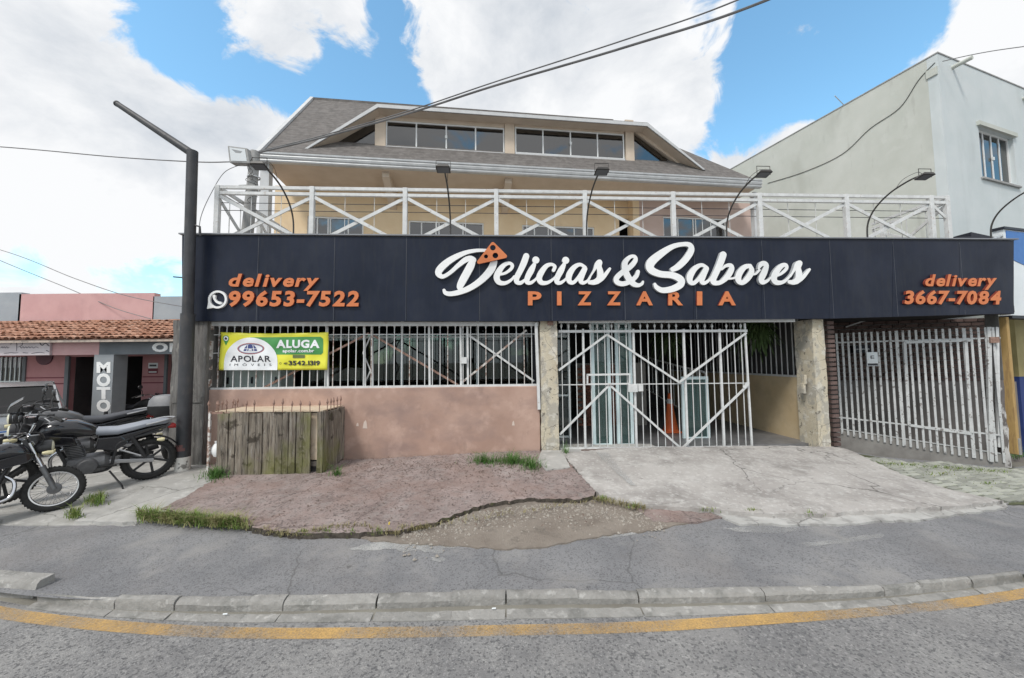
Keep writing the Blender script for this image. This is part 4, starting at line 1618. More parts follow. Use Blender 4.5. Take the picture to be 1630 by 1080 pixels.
# ------------------------------------------------------------------ plank bin enclosure in front of the wall
m_plank = mat('weathered plank', (.15, .125, .10), (.29, .255, .21), 4, 8, rough=.92, bump=1.0, bscale=22, stretch=(6, 6, .6), rand=.22, over=[
    ((.075, .065, .055), 'noise', 6, .58, .66, .8, (5, 5, .5)), ((.36, .34, .31), 'noise', 9, .62, .72, .6, (4, 4, .4)),
    ((.05, .04, .03), 'noise', 3.2, .62, .68, .9, (1, 1, 1)), ((.20, .21, .06), 'noise', 1.3, .54, .72, .7, (1, 1, .8))])
q0, q1 = G(345, 762), G(514, 760)
CR = Frame((q0.x, q0.y, 0), math.atan2(q1.y - q0.y, q1.x - q0.x))
bin_ = thing('plank_bin_enclosure', 'weathered grey plank bin enclosure with rusty spikes against the pink wall', 'enclosure', CR, (.75, .3, q0.z))
cw = (q1 - q0).length
zt0, zt1 = CR.P(345, 656).z, CR.P(514, 656).z
zbase = min(q0.z, q1.z) + .03
LZ = CR.P(430, 657).z
pxs = [345, 355, 364, 374.5, 386, 396, 407, 418, 428.5, 439, 450, 460, 471, 482, 494, 504, 514]
for i in range(len(pxs) - 1):
    if i == 14:
        continue
    xa, xb = CR.P(pxs[i], 700).x + .004, CR.P(pxs[i + 1], 700).x - .005
    py_b = [757, 758, 759, 761, 760, 760, 761, 760, 761, 761, 761, 760, 760, 760, 760, 759][i]
    zb = CR.P(pxs[i], py_b).z
    zt = LZ + random.uniform(-.012, .008)
    dy = random.uniform(-.012, .012)
    mb = MB()
    K = 9
    ring = []
    for k in range(K):
        z = zb + (zt - zb) * k / (K - 1)
        wv_ = math.sin(i * 2.1 + k * .5) * .003
        for cx_, cy_ in ((xa, -.012), (xb, -.012), (xb, .012), (xa, .012)):
            ring.append((cx_ + wv_ + random.uniform(-.003, .003), cy_ + dy, z))
    fs = [(k * 4 + j, k * 4 + (j + 1) % 4, (k + 1) * 4 + (j + 1) % 4, (k + 1) * 4 + j) for k in range(K - 1) for j in range(4)] + [(0, 1, 2, 3), tuple((K - 1) * 4 + j for j in range(4))]
    mb.add(ring, fs)
    o = mb.build('plank', m_plank, bin_)
    for z in (zt - .06, zb + (zt - zb) * .30):
        MB().box((xa + xb) / 2 - .004, (xa + xb) / 2 + .004, -.016 + dy, -.01 + dy, z - .004, z + .004).build('nail', m_rust, o)
DEP = F.to_world(F.P(545, 700)).y - q1.y - .02
xe = CR.P(514, 700).x
for i in range(6):
    ya, yb = .02 + i * (DEP - .02) / 6, .02 + (i + 1) * (DEP - .02) / 6 - .005
    mb = MB().box(xe - .012, xe + .012, ya, yb, zbase + random.uniform(-.01, .02) + .08 * i / 6, LZ + random.uniform(-.01, .01))
    mb.build('plank', m_plank, bin_, bevel=.004)
m_board = mat('sun bleached board', (.55, .43, .31), (.64, .54, .42), 5, rough=.85, over=[((.3, .24, .18), 'noise', 5, .58, .7, .5, (1, 4, 1))])
xl = CR.P(333, 700).x
MB().box(xl + .05, xe - .03, .03, DEP, LZ + .004, LZ + .022).build('lid', m_board, bin_)
MB().box(CR.P(346, 700).x, xe - .03, .08, .10, zbase + .22, LZ - .02).build('inner_board', m_board, bin_)
MB().box(CR.P(340, 700).x, xe - .03, .05, .09, zbase + .13, zbase + .2).build('cross_board', mat('dark plank', (.09, .08, .07)), bin_)
MB().box(xl + .12, xe - .04, .11, DEP, zbase, LZ - .05).build('bin_core', m_dark, bin_)
MB().bar((xl, .0, zbase - .06), (xl, .0, LZ + .02), .03, .03).build('rusty_post', m_rustwhite, bin_)
MB().bar((xl, .01, LZ), (xl + .2, .01, LZ), .03, .03).build('rusty_rail', m_rust, bin_)
MB().bar((xl, .02, LZ + .012), (xl, DEP, LZ + .012), .02, .02).build('rusty_rail', m_rust, bin_)
tipr = MB().lathe((0, 0, 0), [(.001, .215), (.012, .18), (.020, .145), (.009, .115), (.007, .10), (.007, 0)], 'z', 6).mesh('spike', m_rust)
for px in (333, 348, 361, 375, 392, 405, 435.5, 450, 464.5, 479, 494, 508.5):
    x = CR.P(px, 640).x
    o = inst('spike', tipr, (x, .0, LZ), bin_, scale=(1, 1, random.uniform(.78, 1.05)))
    o.rotation_euler = (random.uniform(-.05, .05), random.uniform(-.05, .05), 0)
for k in range(5):
    o = inst('spike', tipr, (xe, .12 + k * (DEP - .15) / 5, LZ), bin_, scale=(1, 1, .95))
    o.rotation_euler = (random.uniform(-.08, .08), random.uniform(-.05, .05), 0)
    o = inst('spike', tipr, (xl, .12 + k * (DEP - .15) / 5, LZ), bin_, scale=(1, 1, .85))
    o.rotation_euler = (random.uniform(-.15, .15), random.uniform(-.1, .1), 0)
sk = thing('rubbish_bag', 'white plastic bag behind the missing plank of the bin enclosure', 'bag', CR, (CR.P(338, 730).x, .05, zbase + .2))
mb = MB()
c = CR.P(340, 716) + Vector((.0, .05, 0))
secs = []
for k in range(8):
    t = k / 7
    r = .075 * math.sin(PI * (.12 + .8 * t)) + .008
    secs.append((c.z - .12 + .2 * t, c.x + random.uniform(-.005, .005), c.y, r, r * .5))
mb.loft([(z, x, y, a_, b_) for z, x, y, a_, b_ in secs], 14, 'z', 2.0)
mb.build('bag_body', m_letterw, sk, smooth=True)
mb = MB().loft([(c.z + .07, c.x, c.y, .012, .01), (c.z + .12, c.x, c.y, .03, .02)], 10, 'z', 2)
mb.build('knot', m_letterw, sk)

# ------------------------------------------------------------------ the house on the terrace
H = Frame((0, 9.5, 0), .125)
m_shingle = mat('grey shingle', (.115, .105, .10), (.175, .162, .155), 7, 8, rough=.9, bump=.5, bscale=60, over=[
    ((.06, .055, .052), 'rows', 1, .0, .14, .75, (1, 1, 7.5)), ((.23, .215, .205), 'noise', 3, .58, .75, .4, (1, 1, 1)), ((.08, .075, .07), 'cells', 9, .70, .72, .35, (1, .3, 1.6))])
m_fascia = mat('pale grey fascia', (.50, .51, .52), (.58, .59, .60), 4, rough=.6)
m_gutter = mat('zinc gutter', (.50, .51, .52), (.60, .61, .62), 5, rough=.45, metal=.3)
m_soffit = mat('cream soffit', (.58, .48, .38), (.64, .54, .44), 3, rough=.85)
m_rose = mat('dusty rose wall', (.52, .39, .34), (.58, .45, .40), 2, rough=.85)
m_wframe = mat('white window frame', (.70, .71, .71), (.78, .79, .79), 5, rough=.4)
ZE = 6.93
XL, XR = -6.03, 7.02
house = thing('terrace_house', 'cream upper house with grey shingle roof and wide glazed dormer', 'house', H, (0, 3, 3.3))


def wall_open(name, m, x0, x1, z0, z1, y0, y1, ops, parent):
    """wall with rectangular openings, one mesh"""
    xs_ = sorted({x0, x1, *[o[0] for o in ops], *[o[1] for o in ops]})
    zs_ = sorted({z0, z1, *[o[2] for o in ops], *[o[3] for o in ops]})
    mb = MB()
    for i in range(len(xs_) - 1):
        for j in range(len(zs_) - 1):
            cx, cz = (xs_[i] + xs_[i + 1]) / 2, (zs_[j] + zs_[j + 1]) / 2
            if any(o[0] < cx < o[1] and o[2] < cz < o[3] for o in ops):
                continue
            n = len(mb.v)
            a, b, c, d = xs_[i], xs_[i + 1], zs_[j], zs_[j + 1]
            mb.add([(a, y0, c), (b, y0, c), (b, y0, d), (a, y0, d)], [(0, 1, 2, 3)])
            mb.add([(a, y1, c), (b, y1, c), (b, y1, d), (a, y1, d)], [(3, 2, 1, 0)])
    for a, b, c, d in list(ops) + [(x0, x1, z0, z1)]:
        mb.add([(a, y0, c), (b, y0, c), (b, y0, d), (a, y0, d), (a, y1, c), (b, y1, c), (b, y1, d), (a, y1, d)], [(0, 1, 5, 4), (1, 2, 6, 5), (2, 3, 7, 6), (3, 0, 4, 7)])
    return mb.build(name, m, parent)


def window(parent, x0, x1, z0, z1, y, panes, g_, handle=True, fm=None, fw=.045):
    fm = fm or m_wframe
    mb = MB()
    mb.box(x0, x0 + fw, y - .03, y + .03, z0, z1)
    mb.box(x1 - fw, x1, y - .03, y + .03, z0, z1)
    mb.box(x0 + fw, x1 - fw, y - .03, y + .03, z1 - fw, z1)
    mb.box(x0 + fw, x1 - fw, y - .03, y + .03, z0, z0 + fw)
    w = mb.build('window', fm, parent)
    n = len(panes) - 1
    for i in range(n):
        a, b = x0 + (x1 - x0) * panes[i], x0 + (x1 - x0) * panes[i + 1]
        MB().box(a + .012, b - .012, y - .004, y + .004, z0 + .02, z1 - .02).build('pane', g_, w)
        if i:
            MB().box(a - .018, a + .018, y - .022, y + .022, z0 + fw, z1 - fw).build('mullion', fm, w)
    if handle:
        c = (x0 + x1) / 2
        MB().box(c - .03, c + .03, y - .05, y - .022, (z0 + z1) / 2 - .04, (z0 + z1) / 2 + .04).build('handle', fm, w)
    return w


WY = 1.2
def hx(px, py, off=WY):
    return H.P(px, py, off).x


zw = 5.93
ops = [(hx(489, 345), hx(579, 345), 3.9, zw), (hx(650, 350), hx(770, 350), 3.9, zw - .02), (hx(831, 357), hx(946, 357), 3.9, zw - .03), (hx(985, 335), hx(1004, 335), 3.3, 6.2)]
xsplit = hx(1005, 330)
wall_open('wall', m_cream, hx(438, 300), xsplit, 3.3, ZE - .2, WY, WY + .15, ops, house)
door = (hx(1055, 330, WY - .25), hx(1156, 330, WY - .25), 3.3, 6.23)
xre = hx(1196, 320, WY - .25)
wall_open('side_bay_wall', m_rose, xsplit + .01, xre, 3.3, ZE - .2, WY - .25, WY - .1, [door], house)
MB().box(xsplit - .1, xsplit + .1, WY - .3, WY + .1, 3.3, ZE - .2).build('corner_pier', m_cream, house)
for a, b, c, d in ops[:3]:
    window(house, a, b, c, d, WY + .06, [0, .17, .36, .40, .72, 1], g_house, False)
window(house, door[0], door[1], door[2], door[3], WY - .17, [0, .24, .48, .52, .76, 1], g_house)
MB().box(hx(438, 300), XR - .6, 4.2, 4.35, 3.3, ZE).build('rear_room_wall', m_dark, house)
MB().box(hx(438, 300), hx(438, 300) + .15, WY + .151, 6.0, 3.3, ZE - .2).build('gable_wall', m_cream, house)
MB().box(xre - .15, xre, WY - .09, 6.0, 3.3, ZE - .2).build('gable_wall', m_rose, house)
# soffit, brackets, gutter, downpipes
MB().box(XL + .05, XR - .05, .0, WY + .14, ZE - .2, ZE - .12).build('soffit', m_soffit, house)
for px in (620, 806):
    x = hx(px, 285, .6)
    MB().prism([(.12, ZE - .2), (WY, ZE - .2), (WY, ZE - .75), (WY - .25, ZE - .7), (.12, ZE - .34)], x - .09, x + .09, 'yz').build('bracket', m_soffit, house)
mb = MB()
prof = [(-.02, -.06), (-.10, -.05), (-.115, -.02), (-.10, .015), (-.125, .03), (-.14, .075), (-.125, .11), (-.15, .125), (-.155, .16), (-.10, .16), (-.02, .13)]
vs = [(XL - .05, y, ZE - .16 + z) for y, z in prof] + [(XR + .05, y, ZE - .16 + z) for y, z in prof]
n = len(prof)
mb.add(vs, [(i, i + 1, n + i + 1, n + i) for i in range(n - 1)] + [tuple(range(n)), tuple(range(n, 2 * n))])
mb.build('gutter', m_gutter, house)
MB().box(XL, XR, -.02, .0, ZE - .2, ZE - .02).build('eave_board', m_fascia, house)
a = H.P(424, 275, .1)
MB().box(a.x - .10, a.x + .10, .02, .2, 3.3, ZE - .2).build('downpipe', m_fascia, house)
a = H.P(1199, 320, .3)
MB().box(a.x - .07, a.x + .05, .2, .34, 3.3, ZE - .2).build('downpipe', m_fascia, house)


# main roof
def roof_hit(px, py, k):
    d = H.r3 @ ray(px, py)
    t = (ZE + k * (H.c.y + .05) - H.c.z) / (d.z - k * d.y)
    return H.c + d * t


lo_, hi_ = .8, 2.0
for _ in range(40):
    mid = (lo_ + hi_) / 2
    if roof_hit(497, 158, mid).x < XL - .02:
        lo_ = mid
    else:
        hi_ = mid
KR = (lo_ + hi_) / 2
RL, RR_ = roof_hit(497, 158, KR), roof_hit(965, 180, KR)
RR_ = Vector((RR_.x, RL.y, RL.z))
EL, ER = Vector((XL - .03, -.05, ZE)), Vector((XR + .03, -.05, ZE))
yb = 2 * RL.y + .1
mb = MB()
BL_, BR_ = Vector((EL.x, yb, ZE)), Vector((ER.x, yb, ZE))
mb.add([EL, ER, RR_, RL, BL_, BR_], [(0, 1, 2, 3), (1, 5, 2), (5, 4, 3, 2)])
dn = Vector((0, .02, -.07))
mb.add([p + dn for p in (EL, ER, RR_, RL)], [(3, 2, 1, 0)])
roof = mb.build('roof', m_shingle, house)
MB().bar(EL + Vector((0, -.02, -.01)), RL + Vector((0, 0, .02)), .10, .10).build('verge_trim', m_fascia, roof)
MB().bar(RL, RR_, .09, .06).build('ridge_cap', m_shingle, roof)
MB().add([EL + Vector((.05, .05, -.1)), RL + Vector((.05, 0, -.1)), BL_ + Vector((.05, 0, -.1))], [(0, 1, 2)]).build('gable', m_cream, house)

# dormer
DF, DG = .28, .62
TL_, T1, T2, TR_ = (H.P(480, 240, DF), H.P(600, 165, DF), H.P(1031, 195.5, DF), H.P(1123, 271, DF))
out_ = [(p.x, p.z) for p in (TL_, T1, T2, TR_)]


def drop(poly, d):
    res = []
    for i, (x, z) in enumerate(poly):
        res.append((x + (d * .75 if i == 0 else (-d * .75 if i == 3 else (d * .25 if i == 1 else -d * .25))), z - d * (.05 if i in (0, 3) else 1)))
    return res


def slab(poly, d0, d1, y0, y1):
    a, b = drop(poly, d0), drop(poly, d1)
    mb = MB()
    for i in range(3):
        mb.prism([a[i], a[i + 1], b[i + 1], b[i]], y0, y1)
    return mb


dorm = slab(out_, 0, .06, DF, 3.4).build('dormer_roof', m_shingle, house)
slab(out_, .062, .11, DF + .03, 3.2).build('dormer_soffit', m_soffit, dorm)
slab(out_, .03, .12, DF - .03, DF - .002).build('dormer_fascia', m_fascia, dorm)
dorm_t = house


def dz(px, py):
    p = H.P(px, py, DG)
    return p.x, p.z


zt_, zb_ = dz(700, 197)[1], dz(700, 240)[1]
for x0, x1, ya, yb_ in ((598, 614, 178, 234), (803, 819, 185, 250), (994, 1009, 195, 258)):
    a, b = dz(x0, ya), dz(x1, yb_)
    MB().box(a[0], b[0], DG - .05, DG + .1, b[1] - .3, a[1] + .05).build('dormer_pier', m_soffit, house)
for x0, x1, yt0, yb0 in ((614.5, 803, 193, 247), (819.5, 994, 203.5, 256)):
    a, b = dz(x0, yt0), dz(x1, yb0)
    zt1 = dz((x0 + x1) / 2, (yt0 + (193 + (x1 - 614) * .058 if x0 < 700 else 213.5)) / 2)[1]
    zb1 = dz((x0 + x1) / 2, {614.5: 239.5, 819.5: 249.5}[x0])[1]
    window(house, a[0], b[0], zb1, zt1, DG + .02, [0, .25, .5, .75, 1], g_house, True, None, .035)
    MB().box(a[0], b[0], DG - .02, DG + .08, zt1 + .002, out_[1][1] - .1).build('dormer_header', m_soffit, house)
    MB().box(a[0], b[0], DG - .06, DG + .08, zb1 - .3, zb1 - .002).build('dormer_sill', m_fascia, house)
for tri in (((598, 193), (598, 233), (530, 229)), ((1009, 214), (1009, 256), (1066, 258))):
    q = [dz(*p) for p in tri]
    MB().prism(q, DG + .016, DG + .024).build('corner_pane', g_house, house)
for (p0, p1) in (((595, 183), (505, 236)), ((1012, 206), (1092, 264))):
    a, b = dz(*p0), dz(*p1)
    MB().bar((a[0], DG + .03, a[1]), (b[0], DG + .03, b[1]), .22, .1).build('dormer_rake', m_soffit, house)
MB().box(T1.x - .2, T2.x - .3, 2.6, 2.7, ZE - .1, out_[1][1] - .15).build('loft_back_wall', m_dark, house)
MB().box(XL + .4, XR - .8, 1.45, 4.2, ZE - .12, ZE - .02).build('loft_floor', m_dark, house)

# ------------------------------------------------------------------ white balcony railing
RO = .12
rail = thing('balcony_railing', 'white cross braced balcony railing along the top of the navy sign', 'railing', F, (1.5, RO, 3.3))
Z1, Z2, ZB = 5.12, 5.01, F.P(570, 389, RO).z
PXP = [346, 497, 645, 790, 931, 1071.5, 1209, 1347, 1482]
xp = [F.P(p, 340, RO).x for p in PXP] + [F.P(1508, 345, RO).x]
for x in xp:
    MB().box(x - .04, x + .04, RO - .04, RO + .04, 3.3, Z1 + .03).build('post', m_whitepaint, rail, bevel=.006)
for z, w in ((Z1, .055), (Z2, .055), (3.62, .05)):
    MB().bar((xp[0], RO, z), (xp[-1], RO, z), w, .05).build('rail', m_whitepaint, rail)
for i in range(len(xp) - 2):
    a, b = xp[i] + .04, xp[i + 1] - .04
    MB().bar((a, RO - .012, Z2 - .06), (b, RO - .012, ZB), .06, .02).build('brace', m_whitepaint, rail)
    MB().bar((a, RO + .012, ZB), (b, RO + .012, Z2 - .06), .06, .02).build('brace', m_whitepaint, rail)
    for k in (1, 2):
        x = a + (b - a) * k / 3
        MB().bar((x, RO + .03, 3.6), (x, RO + .03, Z2), .008, .008).build('wire', m_whitepaint, rail)
MB().bar((xp[-2] + .04, RO, Z2 - .05), (xp[-1] - .04, RO, Z2 - .3), .05, .02).build('brace', m_whitepaint, rail)
for z in (Z2 - .16, Z2 - .30):
    MB().bar((xp[0], RO + .04, z), (xp[-1], RO + .04, z), .009, .009).build('wire', m_navyside, rail)
for x, y1 in ((xp[0], 2.6), (xp[-1], 1.6)):     # returns towards the house
    for z in (Z1, Z2):
        MB().bar((x, RO + .04, z), (x, y1, z), .055, .05, (0, 0, 1)).build('rail', m_whitepaint, rail)
    for y in (1.35, 2.6):
        if y <= y1:
            MB().box(x - .04, x + .04, y - .04, y + .04, 3.3, Z1).build('post', m_whitepaint, rail)
    ys = [RO, 1.35, 2.6] if y1 > 2 else [RO, y1]
    for a, b in zip(ys, ys[1:]):
        MB().bar((x - .01, a, Z2 - .05), (x - .01, b, ZB), .06, .02, (1, 0, 0)).build('brace', m_whitepaint, rail)
        MB().bar((x + .012, a, ZB), (x + .012, b, Z2 - .05), .06, .02, (1, 0, 0)).build('brace', m_whitepaint, rail)
        for k in (1, 2, 3):
            y = a + (b - a) * k / 4
            MB().bar((x, y, 3.6), (x, y, Z2), .012, .012).build('wire', m_whitepaint, rail)

# ------------------------------------------------------------------ flood lamps arching over the sign
m_lampmetal = mat('black lamp metal', (.035, .032, .032), (.06, .055, .05), 8, rough=.5)
m_lampglass = mat('lamp lens', (.16, .17, .18), rough=.2)
LAMPS = [(467, 'leftmost arched sign lamp, beside the concrete utility pole'), (717, 'arched sign lamp above and left of the pizza slice'), (934, 'arched sign lamp above the end of the first script word'),
         (1157, 'arched sign lamp at the right end of the house gutter'), (1381, 'arched sign lamp in front of the pale grey neighbour wall'), (1578, 'rightmost arched sign lamp by the blue board')]
for px, lab in LAMPS:
    b = F.P(px, sign_top(px), SO + .06)
    x, z = b.x, b.z
    t = thing('sign_lamp', lab, 'lamp', F, (x, SO + .06, z), 'lamps arching over the sign')
    pts = [(x, SO + .06, z - .05), (x, SO + .04, z + .28), (x, SO - .10, z + .52), (x, SO - .38, z + .70), (x, SO - .72, z + .78), (x, SO - .92, z + .77)]
    MB().tube(catmull(pts, 5), .014, 8).build('arm', m_lampmetal, t, smooth=True)
    MB().box(x - .05, x + .05, SO + .02, SO + .1, z - .02, z + .012).build('bracket', m_lampmetal, t)
    hd = MB()
    hd.add([(x - .11, SO - 1.02, z + .735), (x + .11, SO - 1.02, z + .735), (x + .11, SO - .86, z + .705), (x - .11, SO - .86, z + .705),
            (x - .08, SO - 1.01, z + .78), (x + .08, SO - 1.01, z + .78), (x + .08, SO - .88, z + .75), (x - .08, SO - .88, z + .75)],
           [(0, 1, 2, 3), (4, 5, 6, 7), (0, 1, 5, 4), (1, 2, 6, 5), (2, 3, 7, 6), (3, 0, 4, 7)])
    h = hd.build('lamp_head', m_lampmetal, t, bevel=.008)
    MB().add([(x - .09, SO - 1.005, z + .7285), (x + .09, SO - 1.005, z + .7285), (x + .09, SO - .875, z + .7045), (x - .09, SO - .875, z + .7045)], [(0, 1, 2, 3)]).build('lens', m_lampglass, h)
    MB().tube([(x - .11, SO - .95, z + .72), (x - .11, SO - .95, z + .86), (x + .11, SO - .95, z + .86), (x + .11, SO - .95, z + .72)], .006, 6).build('yoke', m_lampmetal, t)
    MB().tube(catmull([(x + .02, SO - .9, z + .79), (x + .05, SO - .8, z + .88), (x + .03, SO - .6, z + .86), (x + .01, SO - .5, z + .76)], 5), .004, 5).build('cable', m_lampmetal, t)

# ------------------------------------------------------------------ steel pole with slanting arm
m_steel = mat('dark painted steel', (.028, .03, .035), (.055, .055, .06), 2.5, 8, rough=.55, bump=.2, bscale=40, over=[((.10, .085, .075), 'noise', 5, .58, .75, .5, (1, 1, .4)), ((.11, .11, .12), 'noise', 2, .6, .8, .35, (1, 1, .3))])
PB = G(291, 742)
SP = Frame((0, 6.17, 0), 0)
pb, pm, pt = SP.P(291, 745), SP.P(299, 500), SP.P(306.5, 241)
pole = thing('steel_pole', 'tall dark round steel pole with a slanting top arm at the sign corner', 'pole', SP, (pb.x, 0, pb.z))
MB().tube([pb - Vector((0, 0, .2)), pm], .097, 20).build('lower_shaft', m_steel, pole, smooth=True)
MB().tube([pm - Vector((0, 0, .02)), pt], .078, 20).build('upper_shaft', m_steel, pole, smooth=True)
ar = SP.P(187, 166)
MB().tube([pt + Vector((.02, 0, -.06)), ar], [.065, .045], 16).build('arm', m_steel, pole, smooth=True)
MB().tube([ar + (pt - ar) * .0, ar - (pt - ar) * .012], .05, 14).build('arm_cap', m_steel, pole, smooth=True)
MB().tube([SP.P(290.5, 745) - Vector((0, 0, .1)), SP.P(291.2, 727)], .101, 20).build('white_band', mat('chipped white paint', (.62, .60, .56), (.70, .68, .64), 8, over=[((.10, .09, .08), 'noise', 9, .6, .66, .8, (1, 1, 1))]), pole, smooth=True)
MB().tube([SP.P(291.5, 717), SP.P(291.8, 707)], .099, 20).build('red_band', mat('faded red paint', (.17, .075, .07), (.12, .06, .06), 8), pole, smooth=True)
MB().tube([SP.P(276, 441), SP.P(300, 443)], .012, 6).build('peg', m_steel, pole)
mb = MB().tube([SP.P(306, 358), SP.P(318, 361), SP.P(319, 376)], .016, 6)
mb.build('hook', m_steel, pole)

# ------------------------------------------------------------------ concrete utility pole with flood light
m_cpole = mat('pole concrete', (.30, .30, .30), (.40, .40, .39), 6, rough=.9, bump=.4, over=[((.2, .2, .2), 'noise', 4, .55, .75, .5, (1, 1, .3))])
UP = Frame((0, F.to_world(F.P(400, 340, .75)).y, 0), 0)
ub, ut = UP.P(393, 380), UP.P(406.5, 242)
up = thing('utility_pole', 'grey concrete utility pole with a flood light behind the sign', 'pole', UP, (ub.x - .05, 0, 3.3))
dirp = (ut - ub).normalized()
ub0 = ub - dirp * ((ub.z - 3.3) / dirp.z)
MB().tube([ub0, ut], [.125, .088], 10).build('shaft', m_cpole, up, smooth=50)
for py in (264, 283, 301):
    c = UP.P(404, py)
    MB().lathe(c, [(.10, -.012), (.115, -.012), (.115, .012), (.10, .012)], 'z', 12).build('clamp_band', m_gutter, up)
MB().bar(UP.P(381, 297, -.1), UP.P(408, 296, -.1), .04, .04).build('cross_arm', m_cpole, up)
for k in range(4):
    rndp = [UP.P(402 + random.uniform(-12, 10), 250 + k * 14 + j * 9, -.13) for j in range(5)]
    MB().tube(catmull([tuple(p) for p in rndp], 5), .005, 5).build('loose_wire', m_lampmetal, up)
fl = thing('flood_light', 'square grey flood light clamped to the concrete utility pole', 'flood light', UP, tuple(UP.P(381, 247, -.15)))
q = [UP.P(362, 232, -.18), UP.P(393, 236, -.16), UP.P(397, 260, -.16), UP.P(365, 259, -.18)]
mb = MB()
bk = Vector((.02, .14, .0))
mb.add(q + [p + bk for p in q], [(0, 1, 2, 3), (4, 5, 6, 7), (0, 1, 5, 4), (1, 2, 6, 5), (2, 3, 7, 6), (3, 0, 4, 7)])
mb.build('housing', m_cpole, fl, bevel=.01)
cq = sum(q, Vector()) / 4
qi = [cq + (p - cq) * .8 + Vector((0, -.006, 0)) for p in q]
MB().add(qi, [(0, 1, 2, 3)]).build('lens', mat('flood lens', (.66, .69, .71), rough=.2), fl)
qr = [cq + (qi[0] - cq) * .75, cq + (qi[1] - cq) * .6, cq + (qi[2] - cq) * .0 + Vector((.01, 0, -.02))]
MB().add([p + Vector((0, -.004, 0)) for p in qr], [(0, 1, 2)]).build('reflector', mat('reflector', (.30, .31, .32), rough=.3), fl)
MB().bar(UP.P(396, 247, -.1), UP.P(403, 247, -.05), .05, .03).build('clamp', m_cpole, fl)


# ------------------------------------------------------------------ cables
def cable(name, label, pts, r, cat='cable', group='overhead cables', n=10):
    o = MB().tube(catmull([tuple(p) for p in pts], n), r, 6).build(name, mat('weathered cable sheath', (.13, .13, .135), (.20, .20, .205), 3, rough=.6), smooth=True)
    return tag(o, label, cat, group)


def at_d(px, py, D):
    d = ray(px, py)
    return Vector((0, 0, CH)) + d * (D / d.y)


D0 = UP.M.translation.y - .08
cab_m = [at_d(412, 243, D0), at_d(510, 220, D0 - .35), at_d(650, 181, D0 - .8), at_d(790, 136, D0 - 1.25), at_d(1000, 74, D0 - 1.9), at_d(1222, 0, D0 - 2.6), at_d(1700, -220, D0 - 4.0)]
o = cable('service_cable', 'thick twisted service cable sloping from upper right to the utility pole', cab_m, .017)
m2 = [p + Vector((.0, .02, .0)) for p in cab_m]
c1 = [at_d(412, 241, D0), at_d(510, 217, D0 - .35), at_d(650, 177, D0 - .8), at_d(790, 130, D0 - 1.25), at_d(1000, 62, D0 - 1.9), at_d(1175, 0, D0 - 2.5), at_d(1600, -190, D0 - 3.8)]
cable('service_cable', 'thinner cable running just above the thick twisted service cable', c1, .010)
cable('telephone_wire', 'thin wire from the left picture edge to the flood light', [at_d(-300, 214, 9.5), at_d(0, 234, 8.6), at_d(180, 250, 8.0), at_d(310, 258, 7.5), at_d(366, 258, D0)], .011)
cable('telephone_wire', 'upper one of the two thin wires sloping above the pink workshop', [at_d(-200, 350, 12), at_d(0, 398, 12), at_d(120, 444, 11), at_d(205, 472, 10.5), at_d(300, 490, 10.2)], .011)
cable('telephone_wire', 'lower thin wire sloping down over the pink workshop wall', [at_d(-200, 330, 12), at_d(0, 415, 12), at_d(110, 460, 11.5), at_d(180, 490, 11), at_d(240, 508, 10.2)], .011)
cable('telephone_wire', 'thin wire leaving the roof corner of the pale neighbour building', [at_d(1500, 98, 8.75), at_d(1560, 85, 8.3), at_d(1640, 73, 7.6), at_d(1900, 40, 6.5)], .009)
cable('telephone_wire', 'thin drooping wire left of the utility pole', [at_d(385, 262, D0), at_d(357, 275, D0), at_d(335, 310, D0 - .2), at_d(320, 345, D0 - .4), at_d(316, 376, D0 - .5)], .006)

# ------------------------------------------------------------------ pale neighbour building on the right
c = at_d(1492, 85, 8.8)
RB = Frame((c.x, c.y, 0), .32)
m_pale = mat('pale grey green render', (.50, .52, .475), (.57, .585, .545), 1.2, 7, rough=.9, bump=.2, bscale=70, over=[
    ((.36, .37, .33), 'noise', .8, .58, .82, .45, (1.6, 1.6, .5)), ((.30, .30, .27), 'noise', 2.2, .66, .80, .4, (2, 2, .4)), ((.64, .65, .62), 'noise', 2.5, .62, .75, .3, (1, 1, 1))])
nb = thing('neighbour_building', 'tall pale grey green rendered building at the right edge', 'building', RB, (2, 2, -.3))
ZT = c.z
w0, w1 = RB.P(1557, 200, 0), RB.P(1615, 296, 0)
wx0, wx1, wz0, wz1 = w0.x, RB.P(1612, 214, 0).x, w1.z - .0, w0.z - .02
wall_open('front_wall', mat('sky lit pale render', (.55, .60, .61), (.61, .65, .66), 1.2, 7, rough=.9, bump=.2, bscale=70, over=[((.42, .46, .46), 'noise', 1.1, .58, .8, .4, (1.6, 1.6, .4))]), 0, 9, -.5, ZT, 0, .2, [(wx0, wx1, wz0, wz1)], nb)  # same render as the side wall, with bluish skylight painted into its colour
MB().box(0, .2, .201, 11, -.5, ZT).build('side_wall', m_pale, nb)
MB().box(.2, 9, 10.8, 11, -.5, ZT).build('rear_wall', m_pale, nb)
MB().box(.2, 9, .2, 10.8, ZT - .6, ZT - .45).build('flat_roof', m_cpole, nb)
MB().box(-.015, .215, -.015, 11.0, ZT + .001, ZT + .03).build('parapet_cap', m_cpole, nb)
MB().box(.22, 9, -.015, .215, ZT + .001, ZT + .03).build('parapet_cap', m_cpole, nb)
wn = window(nb, wx0, wx1, wz0, wz1, .12, [0, .27, .5, .73, 1], g_house, True)
MB().box(wx0 - .08, wx1 + .08, -.06, .1, wz1 + .002, wz1 + .11).build('hood', m_pale, wn)
MB().box(wx0 - .08, wx1 + .08, -.05, .1, wz0 - .05, wz0 - .002).build('sill', m_cpole, wn)
MB().box(.3, 8.9, 2.5, 2.6, 4.5, ZT - .7).build('inner_wall', m_dark, nb)
